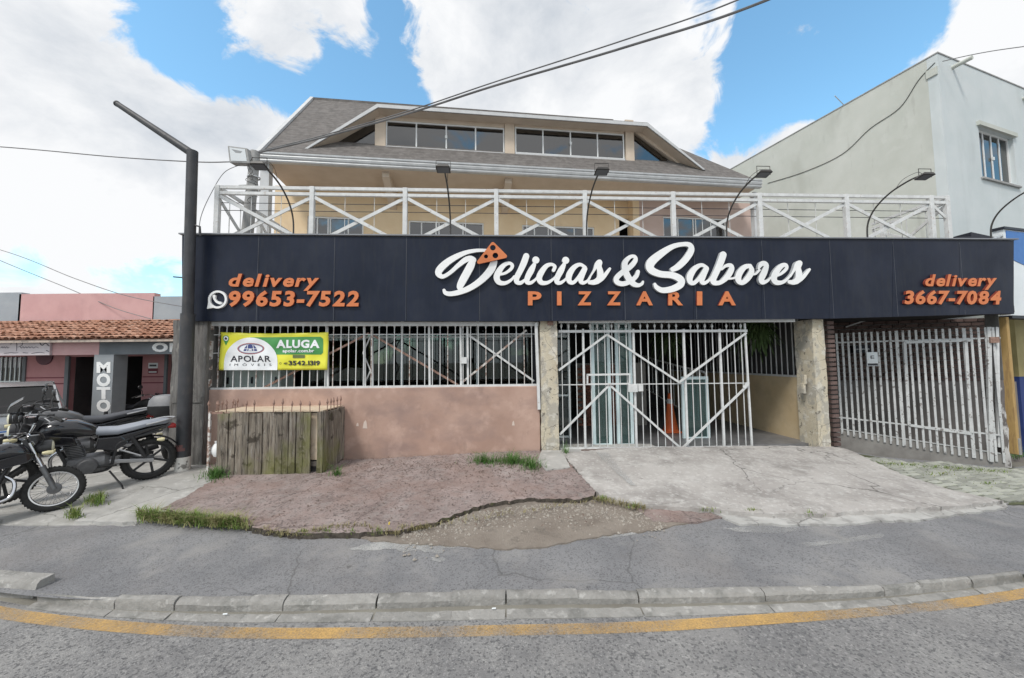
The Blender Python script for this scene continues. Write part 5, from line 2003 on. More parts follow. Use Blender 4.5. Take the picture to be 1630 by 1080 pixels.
for px, py in ((1516, 108), (1628, 158)):
    p = RB.P(px, py, 0)
    MB().tube([(p.x, .1, p.z), (p.x, -.34, p.z - .0)], .05, 12).build('drain_spout', m_pale, nb, smooth=True)


def side(px, py):      # point on the side wall (local x = 0)
    d = RB.r3 @ ray(px, py)
    t = (-.012 - RB.c.x) / d.x
    return RB.c + d * t


wr_ = [side(*p) for p in ((1222, 292), (1280, 274), (1340, 246), (1385, 205), (1432, 172), (1462, 128), (1488, 100))]
MB().tube(catmull([tuple(p) for p in wr_], 6), .008, 6).build('wall_cable', m_lampmetal, nb, smooth=True)
p = side(1342, 163)
MB().tube([p + Vector((.1, 0, -.12)), p + Vector((-.35, 0, .12))], .012, 6).build('rod', m_gutter, nb)
p = side(1483, 115)
MB().box(p.x - .02, p.x + .02, p.y - .1, p.y + .1, p.z - .12, p.z + .08).build('cable_box', m_pale, nb)

# ------------------------------------------------------------------ blue board and shop front beyond the sign
BB = Frame((9.6, 7.45, 0), .25)
bs = thing('blue_board', 'blue and white shop board at the far right edge', 'sign', BB, tuple(BB.P(1600, 500, 0)))
a, b = BB.P(1598, 365, 0), BB.P(1599, 502, 0)
m_blue = mat('blue board', (.02, .13, .42), (.03, .16, .48), 3, rough=.4)
m_bwhite = mat('white board', (.72, .76, .78), (.78, .81, .83), 3, rough=.45)
MB().box(a.x, a.x + 3, .01, .16, b.z, a.z).build('panel', m_bwhite, bs)
zc = BB.P(1630, 418, 0).z
za = BB.P(1603, 405, 0).z
wave = [(a.x + .07, a.z - .02), (a.x + 3, a.z - .02), (a.x + 3, zc - .5)] + [(a.x + .07 + (2.9) * (1 - i / 12), za - .05 - (za - zc + .45) * ((1 - i / 12) ** .8)) for i in range(13)]
MB().prism(wave, .001, .009).build('blue_field', m_blue, bs)
MB().lathe((a.x + .06, -.004, BB.P(1606, 419, 0).z), [(.001, 0), (.075, 0), (.075, .012)], 'y', 20).build('green_dot', mat('green print', (.03, .30, .26)), bs)
MB().box(a.x - .03, a.x + 3.02, -.02, .18, a.z + .001, a.z + .05).build('top_trim', m_navyside, bs)
MB().box(a.x - .03, a.x + 3.02, -.02, .18, b.z - .06, b.z - .001).build('bottom_trim', m_navyside, bs)
yp = thing('yellow_post', 'weathered ochre yellow post under the blue board', 'post', BB, tuple(BB.P(1613, 690, 0)))
a, b = BB.P(1606, 505, .02), BB.P(1619, 700, .02)
MB().box(a.x, b.x, .02, .2, b.z - .3, a.z).build('shaft', mat('ochre wood', (.40, .26, .10), (.50, .34, .14), 6, stretch=(4, 4, .5), rough=.8, over=[((.25, .15, .07), 'noise', 6, .58, .7, .6, (4, 4, .5))]), yp, bevel=.01)
MB().box(a.x - .02, b.x + .02, .0, .22, b.z - .3, b.z + .02).build('footing', m_cpole, yp)
ns = thing('painted_shop_wall', 'yellow and dark blue painted wall right of the ochre post', 'wall', BB, tuple(BB.P(1628, 690, .6)))
a, b = BB.P(1614, 505, .6), BB.P(1620, 600, .6)
MB().box(a.x, a.x + 4, .6, .8, b.z + .001, a.z + .6).build('upper_band', mat('dull yellow paint', (.34, .28, .12), (.42, .35, .16), 3), ns)
MB().box(a.x, a.x + 4, .6, .8, -.5, b.z - .001).build('lower_band', mat('dark blue paint', (.02, .04, .16), (.03, .055, .2), 3), ns)
nr = thing('low_dark_roof', 'low dark sheet roof peeping over the right end of the sign', 'roof', F, tuple(F.P(1560, 378, .5)))
a = [F.P(1515, 381, .3), F.P(1531, 377, .3), F.P(1541, 378, .35), F.P(1541, 371, .35), F.P(1592, 382, .35), F.P(1592, 386, .35)]
MB().prism([(p.x, p.z) for p in a], .3, 1.4).build('sheet', m_navyside, nr)
MB().bar(F.P(1572, 383, .1), F.P(1598, 374, .3), .03, .03).build('stay', m_gutter, nr)

# ------------------------------------------------------------------ driveway gate at the right
wa, wb_ = F.to_world(F.P(1329, 600, .95)), F.to_world(F.P(1592, 600, .06))
RG = Frame((wa.x, wa.y, 0), math.atan2(wb_.y - wa.y, wb_.x - wa.x))
m_graygate = mat('scuffed grey white gate', (.46, .47, .47), (.58, .59, .59), 7, rough=.6, over=[((.16, .14, .13), 'noise', 14, .62, .68, .8, (1, 1, 1))])
dg = thing('driveway_gate', 'grey white flat bar driveway gate with a small notice at right', 'gate', RG, tuple(RG.P(1460, 715)))
NB = 25
for k in range(NB):
    u = k / (NB - 1)
    px = 1331 + 249 * (u * .86 + .14 * u * u)
    t_, b_ = RG.P(px, 531 - 10 * u), RG.P(px, 691 + 45 * u)
    b_.x = t_.x
    if 10 <= k <= 20 and k % 10 == 0:
        w = .028
    else:
        w = .019
    MB().box(t_.x - w, t_.x + w, -.006, .006, b_.z, t_.z).build('bar', m_graygate, dg)
def rbar(name, p0, p1, w, off=.012, m=m_graygate, d=.02):
    MB().bar(RG.P(*p0, off), RG.P(*p1, off), w, d).build(name, m, dg)
rbar('rail', (1329, 546), (1592, 538), .028)
rbar('rail', (1331, 664), (1592, 693), .028)
rbar('lower_rail', (1332, 682), (1592, 722), .016)
rbar('door_rail', (1440, 545.5), (1546, 542), .05, -.014)
rbar('door_rail', (1447, 677), (1546, 691), .05, -.014)
rbar('door_stile', (1440, 545), (1447, 677), .05, -.014)
rbar('door_stile', (1537, 542), (1546, 690), .05, -.014)
rbar('end_stile', (1573, 521), (1577, 735), .06, .0, m_graygate, .05)
rbar('hinge_post', (1586, 521), (1590, 712), .045, .05, m_whitepaint, .045)
a, b = RG.P(1379, 561, -.03), RG.P(1398, 583, -.03)
nt_ = MB().box(a.x, b.x, -.035, -.022, b.z, a.z).build('notice', m_bwhite, dg)
cx_, cz_ = (a.x + b.x) / 2, (a.z + b.z) / 2 + .04
k_ = (b.x - a.x)
MB().box(cx_ - k_ * .16, cx_ - k_ * .08, -.039, -.036, cz_ - k_ * .18, cz_ + k_ * .18).build('notice_mark', m_vk, nt_)
for dz_ in (.15, 0, -.15):
    MB().box(cx_ - k_ * .079, cx_ + k_ * .17, -.039, -.036, cz_ + k_ * dz_ - k_ * .03, cz_ + k_ * dz_ + k_ * .03).build('notice_mark', m_vk, nt_)
MB().box(cx_ - k_ * .45, cx_ + k_ * .45, -.039, -.036, b.z + .01, b.z + .055).build('notice_strip', m_vk, nt_)
bx0, bx1 = RG.P(1575, 537, -.04), RG.P(1590, 546, -.04)
MB().box(bx0.x, bx1.x, -.06, -.01, bx1.z, bx0.z).build('rusty_lock_case', m_rust, dg)
# sill wall below the gate
a, b = RG.P(1331, 684), RG.P(1600, 724)
sl = MB().prism([(a.x - .1, -.6), (b.x, -.7), (b.x, b.z), (a.x - .1, a.z)], .02, .3).build('gate_sill', mat('damp concrete', (.19, .18, .17), (.27, .26, .245), 3, rough=.9, bump=.4))
place(sl, RG)
tag(sl, 'damp dark concrete sill under the grey driveway gate', 'sill')
# plastered stub wall right of the driveway gate
st = thing('plaster_stub_wall', 'grey stub wall with crumbling plaster right of the driveway gate', 'wall', RG, tuple(RG.P(1600, 740)))
a, b = RG.P(1586, 605, .1), RG.P(1606, 748, .1)
mb = MB()
K = 16
ring = []
for k in range(K):
    z = b.z - .3 + (a.z - b.z + .3) * k / (K - 1)
    for cx_, cy_ in ((a.x, .08), (b.x + .02, .08), (b.x + .02, .45), (a.x, .45)):
        ring.append((cx_ + random.uniform(-.012, .012), cy_ + random.uniform(-.012, .012), z))
mb.add(ring, [(k * 4 + j, k * 4 + (j + 1) % 4, k * 4 + 4 + (j + 1) % 4, k * 4 + 4 + j) for k in range(K - 1) for j in range(4)] + [(0, 1, 2, 3), tuple((K - 1) * 4 + j for j in range(4))])
mb.build('plaster', mat('crumbling plaster', (.42, .41, .40), (.54, .53, .52), 4, rough=.9, bump=.8, bscale=30, over=[((.10, .085, .08), 'noise', 3.2, .50, .56, .9, (1.4, 1.4, .6))]), st)
a2, b2 = RG.P(1586, 505, .1), RG.P(1598, 604, .1)
MB().box(a2.x + .03, b2.x, .1, .4, b2.z - .02, a2.z + .15).build('pier', m_cpole, st)
# brick pieces of the driveway wall beside the cream pillar and behind the gate
brk = MB().box(-.11, .11, -.05, .05, -.034, .034).mesh('brick', mat('sooty brick', (.085, .055, .05), (.14, .095, .085), 8, rough=.9, rand=.25))
bw1 = thing('brick_pier', 'thin sooty brick edge just right of the right cream pillar', 'wall', F, tuple(F.P(1327, 715, .05)))
x = F.P(1326.5, 600, .06).x
zt = F.P(1325, 511, .05).z
MB().box(x - .06, x + .05, .12, .9, -.3, zt).build('mortar', mat('sooty mortar', (.12, .11, .10)), bw1)
z = .05
while z < zt:
    inst('brick', brk, (x - .005, .1, z), bw1, scale=(.62, 1, .9))
    z += .088
bw2 = thing('driveway_brick_wall', 'dark brick wall with pale joints deep behind the driveway gate', 'wall', RG, tuple(RG.P(1500, 600, 1.25)))
x0, x1 = -.5, RG.P(1612, 600, 1.25).x
zs0, zs1 = RG.P(1480, 607, 1.25).z, 2.78
MB().box(x0, x1, 1.27, 1.37, zs0, zs1).build('mortar', mat('pale mortar', (.26, .25, .24)), bw2)
MB().box(x0, x1, 1.18, 1.38, -.6, zs0).build('rendered_base', mat('brown grey render', (.17, .155, .145), (.22, .20, .19), 2, rough=.9), bw2)
nbk = 0
r = 0
z = zs0 + .05
while z < zs1:
    xx = x0 + .1 + (r % 2) * .12
    while xx < x1 - .1:
        if nbk < 298:
            inst('brick', brk, (xx, 1.25, z), bw2)
            nbk += 1
        xx += .235
    z += .094
    r += 1
cv = thing('driveway_cover', 'dark flat cover over the driveway behind the sign end', 'roof', F, tuple(F.P(1450, 505, .8)))
xa_ = F.P(1325, 505, .3).x
MB().box(xa_, xa_ + 3.6, .1, 4.5, 2.80, 2.93).build('slab', m_dark, cv)
hang = MB().bar(RG.P(1346, 521, 1.2), RG.P(1388, 507, 1.2), .05, .03).build('loose_slat', m_whitepaint, cv)
cvp = F.to_world(F.P(1346, 521, 1.2))
hang.parent = None
tag(hang, 'loose pale slat hanging above the driveway gate', 'slat')
hang.matrix_world = RG.M
hang.data = MB().bar(RG.P(1346, 521, 1.2), RG.P(1388, 507, 1.2), .03, .02).mesh('loose_slat', m_whitepaint)
ic = thing('intercom', 'dark letter slot box inside the driveway gate', 'box', RG, tuple(RG.P(1365, 555, .25)))
a, b = RG.P(1352, 551, .25), RG.P(1378, 562, .25)
MB().box(a.x, b.x, .06, .3, b.z, a.z).build('case', m_navyside, ic, bevel=.01)
MB().box(a.x + .03, b.x - .03, .052, .06, (a.z + b.z) / 2 - .008, (a.z + b.z) / 2 + .008).build('slot', m_gutter, ic)

# ------------------------------------------------------------------ pink workshop on the left
WS = Frame((0, 10.2, 0), 0)
m_shoppink = mat('dusty pink paint', (.42, .20, .21), (.48, .245, .25), 1.5, rough=.85, over=[((.33, .17, .17), 'noise', 2, .56, .75, .5, (1, 1, .6))])
m_palepink = mat('pale pink paint', (.55, .33, .33), (.61, .385, .38), 1.5, rough=.85, over=[((.45, .27, .27), 'noise', 2.5, .56, .75, .4, (1, 1, .6))])
m_slate = mat('slate grey paint', (.13, .145, .16), (.17, .185, .20), 2, rough=.8)
m_bluegrey = mat('blue grey wall', (.30, .34, .38), (.36, .40, .43), 2, rough=.85)
m_maroon = mat('maroon stripe', (.16, .03, .045))
ws = thing('workshop_building', 'pink and grey motorcycle workshop with clay tile canopy at left', 'building', WS, tuple(WS.P(150, 690)))
fx = lambda px, off=0: WS.P(px, 600, off).x
fz = lambda py, off=0, px=150: WS.P(px, py, off).z
zg_ = .0
xL, xR = fx(-260), fx(420)
wall_open('front_wall', m_shoppink, xL, xR, zg_, fz(563), .0, .15,
          [(fx(-120), fx(37), zg_ + .9, fz(567)), (fx(109), fx(152), zg_, fz(568)), (fx(188), fx(226), zg_, fz(568)), (fx(264), fx(330), zg_, fz(566))], ws)
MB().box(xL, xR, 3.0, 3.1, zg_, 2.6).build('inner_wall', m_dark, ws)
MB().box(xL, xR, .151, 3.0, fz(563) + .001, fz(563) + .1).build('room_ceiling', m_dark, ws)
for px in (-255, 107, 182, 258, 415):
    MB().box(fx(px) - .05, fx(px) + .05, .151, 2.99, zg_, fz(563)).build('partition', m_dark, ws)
for py in (601, 610.5):
    for a, b in ((41, 106), (227, 263)):
        MB().box(fx(a), fx(b), -.006, -.001, fz(py) - .014, fz(py) + .014).build('stripe', m_maroon, ws)
for a, b, t_ in ((37, 41.5, 567), (104, 110, 567), (262, 266, 566)):
    MB().box(fx(a), fx(b), -.03, .02, zg_, fz(t_)).build('door_jamb', m_slate, ws)
# grey window grille at the far left
for k in range(9):
    MB().box(fx(-20 + k * 7.4) - .01, fx(-20 + k * 7.4) + .01, -.02, .0, zg_ + .9, fz(567)).build('bar', m_alu, ws)
for py in (606, 617):
    MB().box(fx(-20), fx(34), -.022, -.004, fz(py) - .012, fz(py) + .012).build('bar', m_alu, ws)
MB().box(fx(-110), fx(36.8), .05, .06, zg_ + .9, fz(567)).build('pane', g_house, ws)
cw_ = WS.P(72, 573)
MB().lathe((cw_.x, -.015, cw_.z + .08), [(.001, -.02), (.22, -.02), (.22, .012)], 'y', 24).build('round_plaque', mat('maroon plaque', (.10, .045, .06), (.13, .06, .075)), ws)
a, b = WS.P(237, 578), WS.P(251, 595)
for zz0, zz1, mm in ((.5, 1, m_bwhite), (0, .46, m_maroon)):
    MB().box(a.x, b.x, -.012, -.002, b.z + (a.z - b.z) * zz0, b.z + (a.z - b.z) * zz1).build('small_notice', mm, ws)
MB().box(a.x + .03, b.x - .03, -.015, -.0122, b.z + (a.z - b.z) * .66, b.z + (a.z - b.z) * .84).build('notice_print', m_vk, ws)
MB().box(a.x + .02, b.x - .02, -.015, -.0122, b.z + (a.z - b.z) * .1, b.z + (a.z - b.z) * .2).build('notice_print', m_bwhite, ws)
# beam and pillar of the canopy, standing forward
CO = -1.0
bz0, bz1 = WS.P(150, 565, CO).z, WS.P(150, 541, CO).z
MB().box(WS.P(-260, 550, CO).x, WS.P(158, 550, CO).x, CO, CO + .16, bz0, bz1 + .1).build('pink_beam', m_palepink, ws)
MB().box(WS.P(158.3, 550, CO).x, WS.P(420, 550, CO).x, CO, CO + .16, bz0, bz1 + .1).build('grey_beam', m_slate, ws)
pa, pb_ = WS.P(152, 560, CO), WS.P(176, 690, CO)
mgp = mat('mid grey pillar paint', (.25, .27, .29), (.30, .32, .34), 2, rough=.8)
MB().box(pa.x, pb_.x, CO - .02, CO + .32, zg_, bz0 - .001).build('canopy_pillar', mgp, ws)
for ch, y0, y1 in (('M', 594, 576.5), ('O', 615.5, 595), ('T', 635.5, 616.5), ('O', 656, 636.5)):
    q = pxquad(WS, 153.5, 175.5, y0, y0, y1, y1, CO - .03)
    letters(ch, q, CO - .028, CO - .0205, m_letterw, ws, weight=.05, name='letter')
q = pxquad(WS, 242, 284, 560.5, 560.5, 546, 546, CO - .01)
letters('OF', q, CO - .012, CO - .0005, m_letterw, ws, weight=.05)
# white shop board with handwriting
sb = MB().box(WS.P(-190, 553, CO - .03).x, WS.P(81, 553, CO - .03).x, CO - .05, CO - .004, WS.P(40, 566, CO).z, WS.P(40, 541.5, CO).z).build('script_board', mat('pinkish white board', (.58, .52, .54), (.64, .58, .60), 3, rough=.5), ws)
SOB = CO - .053


def S9(pts):
    return [(*WS.sz(x / 9., 500 + y / 9., SOB), w / 9. / 59.) for x, y, w in pts]


for st_ in ([(8, 490, 7), (30, 470, 7), (40, 490, 6), (60, 470, 6), (75, 490, 7), (95, 470, 6), (110, 490, 7), (130, 478, 5)],
            [(235, 410, 6), (240, 460, 10), (236, 530, 6)], [(150, 440, 5), (180, 400, 6), (260, 385, 8), (320, 410, 8), (310, 450, 7), (260, 475, 5)],
            [(290, 470, 6), (305, 490, 7), (330, 468, 6), (345, 490, 7), (370, 470, 6), (385, 490, 7), (410, 470, 6), (430, 488, 7), (455, 470, 6), (480, 490, 7), (510, 472, 6), (550, 488, 5)],
            [(60, 565, 7), (120, 560, 8), (160, 555, 7), (200, 560, 8), (260, 556, 6)], [(330, 555, 9), (370, 560, 8), (400, 560, 7)], [(450, 568, 6), (520, 556, 8), (580, 552, 7), (635, 562, 6)],
            [(560, 400, 9), (600, 450, 12), (650, 420, 10), (700, 460, 10)], [(600, 395, 10), (660, 400, 14), (700, 395, 10)], [(665, 525, 10), (700, 540, 8)]):
    extrude2d(mb := MB(), stroke_polys(S9(st_), 4), SOB, SOB + .002)
    mb.build('script_stroke', mat('dark grey script', (.10, .09, .11)), sb)
# tile canopy: rows of barrel tiles
m_clay = mat('clay tile', (.36, .17, .105), (.52, .30, .21), 2.2, 8, rough=.85, over=[((.20, .105, .075), 'noise', 3.5, .55, .7, .7, (1, 1, 1)), ((.62, .45, .36), 'noise', 6, .60, .72, .55, (1, 1, 1))])
y0_, z0_ = CO - .25, WS.P(150, 540, CO - .25).z
y1_, z1_ = .9, WS.P(150, 512.5, .9).z
tx0, tx1 = WS.P(-260, 540, CO).x, WS.P(330, 540, CO).x
ROWS = 9
mb = MB()
tw = .17
ncol = int((tx1 - tx0) / tw)
for r in range(ROWS):
    ya, yb_ = y0_ + (y1_ - y0_) * r / ROWS - .03, y0_ + (y1_ - y0_) * (r + 1) / ROWS + .03
    za, zb = z0_ + (z1_ - z0_) * r / ROWS + .035, z0_ + (z1_ - z0_) * (r + 1) / ROWS + .01
    for c_ in range(ncol):
        x = tx0 + c_ * tw + random.uniform(-.012, .012)
        jz, jy = random.uniform(-.012, .012), random.uniform(-.02, .02)
        vs = []
        for y, z, s_ in ((ya + jy, za + jz, 1.0), (yb_ + jy, zb + jz, .85)):
            for k in range(6):
                a = PI * k / 5
                vs.append((x + tw * .5 + math.cos(a) * tw * .46 * s_, y, z + math.sin(a) * .06 * s_ - .01))
        vs += [(p[0], p[1], p[2] - .014) for p in vs[:6]]
        mb.add(vs, [(k, k + 1, k + 7, k + 6) for k in range(5)] + [(k, k + 1, k + 13, k + 12) for k in range(5)])
o = mb.build('roof_tile', m_clay, ws, smooth=30)
o['kind'] = 'stuff'
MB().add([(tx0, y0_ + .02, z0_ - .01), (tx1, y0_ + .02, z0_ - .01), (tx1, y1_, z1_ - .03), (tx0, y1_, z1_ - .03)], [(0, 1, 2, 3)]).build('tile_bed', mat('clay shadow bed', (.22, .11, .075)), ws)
MB().box(tx0, tx1, y0_ + .03, y0_ + .07, z0_ - .07, z0_ - .012).build('eave_batten', mat('pale batten', (.48, .40, .34)), ws)
# upper walls behind the canopy
UO = 1.0
for a, b, py0, py1, m in ((-260, 30.5, 466, 520, m_bluegrey), (31, 243.5, 467.5, 520, m_palepink), (244, 420, 472, 525, m_bluegrey)):
    p, q_ = WS.P(a, py0, UO), WS.P(b, py1, UO)
    zt_u = WS.P((max(0, a) + min(300, b)) / 2, py0, UO).z
    MB().box(p.x, q_.x, UO, UO + .2, 0, zt_u).build('upper_wall', m, ws)

# ------------------------------------------------------------------ motorcycles
m_tyre = mat('tyre rubber', (.018, .018, .018), (.032, .031, .030), 20, rough=.85, bump=.5, bscale=120)
m_blackp = mat('black bike paint', (.012, .012, .015), (.018, .018, .022), 3, rough=.18, coat=.6)
m_blackm = mat('black satin metal', (.022, .022, .024), (.035, .035, .037), 8, rough=.5)
m_engine = mat('engine grey', (.13, .13, .135), (.20, .20, .205), 8, rough=.5, metal=.5)
m_alubike = mat('cast alloy', (.36, .36, .37), (.46, .46, .47), 8, rough=.4, metal=.6)
m_chrome = mat('chrome', (.60, .60, .62), (.68, .68, .70), 6, rough=.15, metal=1)
m_seat = mat('grey seat vinyl', (.045, .047, .055), (.065, .068, .078), 5, rough=.45)
m_seatp = mat('sun faded seat vinyl', (.22, .24, .28), (.30, .32, .36), 3, rough=.5)
m_greytank = mat('dark grey tank paint', (.10, .10, .105), (.14, .14, .145), 3, rough=.3, coat=.4)
m_amber = mat('pale amber lens', (.62, .56, .32), (.66, .60, .38), rough=.25)
m_lens = mat('headlamp lens', (.62, .60, .44), (.68, .66, .52), rough=.15)
m_redlens = mat('red lens', (.35, .02, .02), rough=.25)
m_mirror = mat('mirror glass', (.80, .82, .84), rough=.05, metal=1)
m_redp = mat('red frame paint', (.30, .03, .03), rough=.4)


def wheel(parent, c, Rr, wid, spoked, hub_m, name):
    """wheel in the xz plane, axle along y"""
    tw_ = wid / 2
    tr = Rr * .14 if not spoked else Rr * .135
    prof = []
    for k in range(14):
        a = 2 * PI * k / 14
        prof.append((Rr - tr + tr * math.cos(a), tw_ * math.sin(a)))
    w = MB().lathe(c, prof, 'y', 40, closed=True).build(name, m_tyre, parent, smooth=True)
    knob = MB()
    for k in range(44):
        a = 2 * PI * k / 44
        for s in (-1, 1):
            ca, sa = math.cos(a), math.sin(a)
            p = Vector(c) + Vector((ca * (Rr - tr * .12), s * tw_ * .55, sa * (Rr - tr * .12)))
            q = Vector(c) + Vector((math.cos(a + .05) * (Rr + .002), s * tw_ * .12, math.sin(a + .05) * (Rr + .002)))
            knob.bar(p, q, .016, .01, (ca, 0, sa))
    knob.build('tread', m_tyre, w)
    ri, ro = Rr - 2 * tr - .004, Rr - 2 * tr + .014
    MB().lathe(c, [(ri, -tw_ * .6), (ro, -tw_ * .62), (ro, tw_ * .62), (ri, tw_ * .6), (ri - .006, 0)], 'y', 40, closed=True).build('rim', m_chrome if spoked else m_blackm, w, smooth=40)
    hr = Rr * (.24 if spoked else .17)
    MB().lathe(c, [(.001, -tw_ * .75), (hr * .8, -tw_ * .75), (hr, -tw_ * .5), (hr, tw_ * .5), (hr * .8, tw_ * .75), (.001, tw_ * .75)], 'y', 24).build('hub', hub_m, w, smooth=35)
    if spoked:
        mb = MB()
        for k in range(36):
            a = 2 * PI * k / 36
            s = (-1) ** k * tw_ * .45
            a2 = a + (.28 if (k // 2) % 2 else -.28)
            mb.tube([Vector(c) + Vector((math.cos(a2) * hr, s, math.sin(a2) * hr)), Vector(c) + Vector((math.cos(a) * ri, 0, math.sin(a) * ri))], .0022, 4, False)
        o_ = mb.build('spoke', m_chrome, w)
        o_['kind'] = 'stuff'
    else:
        for k in range(6):
            a = 2 * PI * k / 6 + .2
            p, q = Vector(c) + Vector((math.cos(a) * hr * .8, 0, math.sin(a) * hr * .8)), Vector(c) + Vector((math.cos(a + .12) * ri, 0, math.sin(a + .12) * ri))
            MB().bar(p, q, .03, .022).build('spoke', m_blackm, w, bevel=.006)
    return w


def motorcycle(label, loc, heading, lean=0.0, scale=1.0, tank=None, seat=None, spoked=False, topbox=False, screen=False, mirrors=(1, 1), seat_pale=False, wb=1.30, front_only_hub=None, accent=None):
    """x forward from the rear axle, y to the left, z up; rear axle over loc"""
    fr = Frame(loc, 0)
    t = bpy.data.objects.new('motorcycle', None)
    COL.objects.link(t)
    t.matrix_world = Matrix.Translation(loc) @ Matrix.Rotation(heading, 4, 'Z') @ Matrix.Rotation(lean, 4, 'X') @ Matrix.Scale(scale, 4)
    BASE[t.name] = V0.copy()
    tag(t, label, 'motorcycle', 'motorcycles parked by the workshop')
    tank = tank or m_blackp
    seat = seat or m_seat
    Rr, Rf = .30, .295
    wheel(t, (0, 0, Rr), Rr, .11 if not spoked else .085, spoked, m_engine, 'rear_wheel')
    wheel(t, (wb, 0, Rf), Rf, .095 if not spoked else .075, spoked, m_engine, 'front_wheel')
    # swing arm, chain guard, shocks
    for s in (-1, 1):
        MB().bar((-.04, s * .105, Rr), (.46, s * .085, Rr + .07), .05, .03).build('swing_arm', m_alubike, t, bevel=.008)
        MB().tube([(.05, s * .12, Rr + .06), (.20, s * .13, .68)], .022, 8).build('shock', m_blackm, t, smooth=True)
        MB().tube([(wb, s * .075, Rf), (wb - .12, s * .08, .62)], .027, 12).build('fork_slider', m_engine, t, smooth=True)
        MB().tube([(wb - .12, s * .08, .62), (wb - .24, s * .08, .95)], .018, 12).build('fork_tube', m_chrome, t, smooth=True)
        MB().tube([(.33, s * .17, Rr + .02), (.52, s * .17, Rr + .03)], .014, 8).build('foot_peg', m_tyre, t)
        MB().tube([(.10, s * .15, .40), (.32, s * .12, .52)], .012, 6).build('peg_bracket', m_alubike, t)
        MB().loft([(-.14, s * .15, .60, .035, .022), (-.11, s * .15, .60, .04, .028), (-.06, s * .15, .60, .02, .014)], 12).build('rear_indicator', m_amber, t, smooth=True)
        MB().loft([(wb - .12, s * .19, .80, .02, .018), (wb - .07, s * .20, .80, .036, .028), (wb - .02, s * .20, .80, .03, .024)], 12).build('front_indicator', m_amber, t, smooth=True)
        MB().tube([(wb - .12, s * .09, .80), (wb - .08, s * .18, .80)], .008, 6).build('indicator_stem', m_blackm, t)
    MB().bar((-.05, -.125, Rr + .05), (.40, -.115, Rr + .12), .05, .012).build('chain_guard', m_blackm, t)
    MB().bar((0, -.12, Rr + .0), (.40, -.11, Rr + .02), .018, .012).build('chain', m_engine, t)
    # frame
    for s in (-1, 1):
        MB().tube(catmull([(wb - .28, 0, .86), (wb - .42, s * .07, .62), (.72, s * .10, .30), (.42, s * .10, .26), (.36, s * .11, .45), (.30, s * .11, .62), (-.12, s * .09, .72)], 5), .018, 8).build('frame_tube', m_blackm, t, smooth=True)
    # engine
    MB().loft([(.40, 0, .36, .10, .08), (.45, 0, .36, .15, .12), (.62, 0, .35, .155, .125), (.76, 0, .36, .13, .11), (.82, 0, .37, .09, .08)], 18, 'x', 3).build('crankcase', m_engine, t, smooth=True)
    for s in (-1, 1):
        MB().lathe((.60, s * .13, .35), [(.001, s * .055), (.085, s * .055), (.10, s * .03), (.105, 0)], 'y', 22).build('engine_cover', m_engine, t, smooth=35)
    cyl = MB()
    for k in range(8):
        z = .46 + k * .022
        cyl.loft([(z, .70 + k * .006, 0, .085, .095), (z + .012, .703 + k * .006, 0, .085, .095)], 14, 'z', 4)
    cyl.build('cylinder_fins', m_engine, t)
    MB().loft([(.45, .705, 0, .062, .072), (.66, .75, 0, .062, .072)], 12, 'z', 4).build('cylinder', m_blackm, t)
    MB().loft([(.63, .745, 0, .075, .08), (.69, .755, 0, .06, .06)], 12, 'z', 3).build('cylinder_head', m_engine, t, smooth=True)
    MB().tube(catmull([(.82, -.03, .58), (.93, -.06, .46), (.90, -.11, .28), (.70, -.15, .24), (.45, -.17, .27)], 6), .02, 10).build('exhaust_pipe', m_chrome if not accent else m_engine, t, smooth=True)
    MB().tube([(.47, -.17, .27), (.36, -.175, .30), (-.10, -.185, .44)], [.022, .045, .05], 14).build('silencer', m_blackm, t, smooth=True)
    MB().tube([(.40, .12, .24), (.28, .26, .06), (.26, .28, .0)], .011, 6).build('side_stand', m_blackm, t)
    # tank, seat, side covers, tail
    MB().loft([(.52, 0, .78, .075, .05), (.58, 0, .80, .11, .085), (.72, 0, .845, .145, .115), (.88, 0, .86, .155, .12), (1.0, 0, .83, .13, .10), (1.06, 0, .80, .07, .06)], 20, 'x', 2.6).build('fuel_tank', tank, t, smooth=True)
    MB().lathe((.84, 0, .975), [(.001, .012), (.034, .012), (.036, 0)], 'z', 16).build('fuel_cap', m_chrome, t, smooth=True)
    for s in (-1, 1):
        MB().add([(1.10, s * .10, .80), (1.02, s * .175, .82), (.74, s * .165, .76), (.70, s * .14, .64), (.86, s * .18, .66), (1.04, s * .15, .70),
                  (1.08, s * .08, .79), (1.02, s * .13, .82), (.74, s * .12, .76), (.70, s * .10, .64), (.86, s * .13, .66), (1.04, s * .11, .70)],
                 [(0, 1, 2, 3, 4, 5), (6, 7, 8, 9, 10, 11), (0, 1, 7, 6), (1, 2, 8, 7), (2, 3, 9, 8), (3, 4, 10, 9), (4, 5, 11, 10), (5, 0, 6, 11)]).build('tank_shroud', tank, t, bevel=.012)
        MB().add([(.52, s * .12, .70), (.54, s * .13, .56), (.36, s * .13, .50), (.22, s * .12, .60), (.30, s * .12, .70),
                  (.52, s * .08, .70), (.54, s * .09, .56), (.36, s * .09, .50), (.22, s * .08, .60), (.30, s * .08, .70)],
                 [(0, 1, 2, 3, 4), (5, 6, 7, 8, 9), (0, 1, 6, 5), (1, 2, 7, 6), (2, 3, 8, 7), (3, 4, 9, 8), (4, 0, 5, 9)]).build('side_cover', m_blackp, t, bevel=.012)
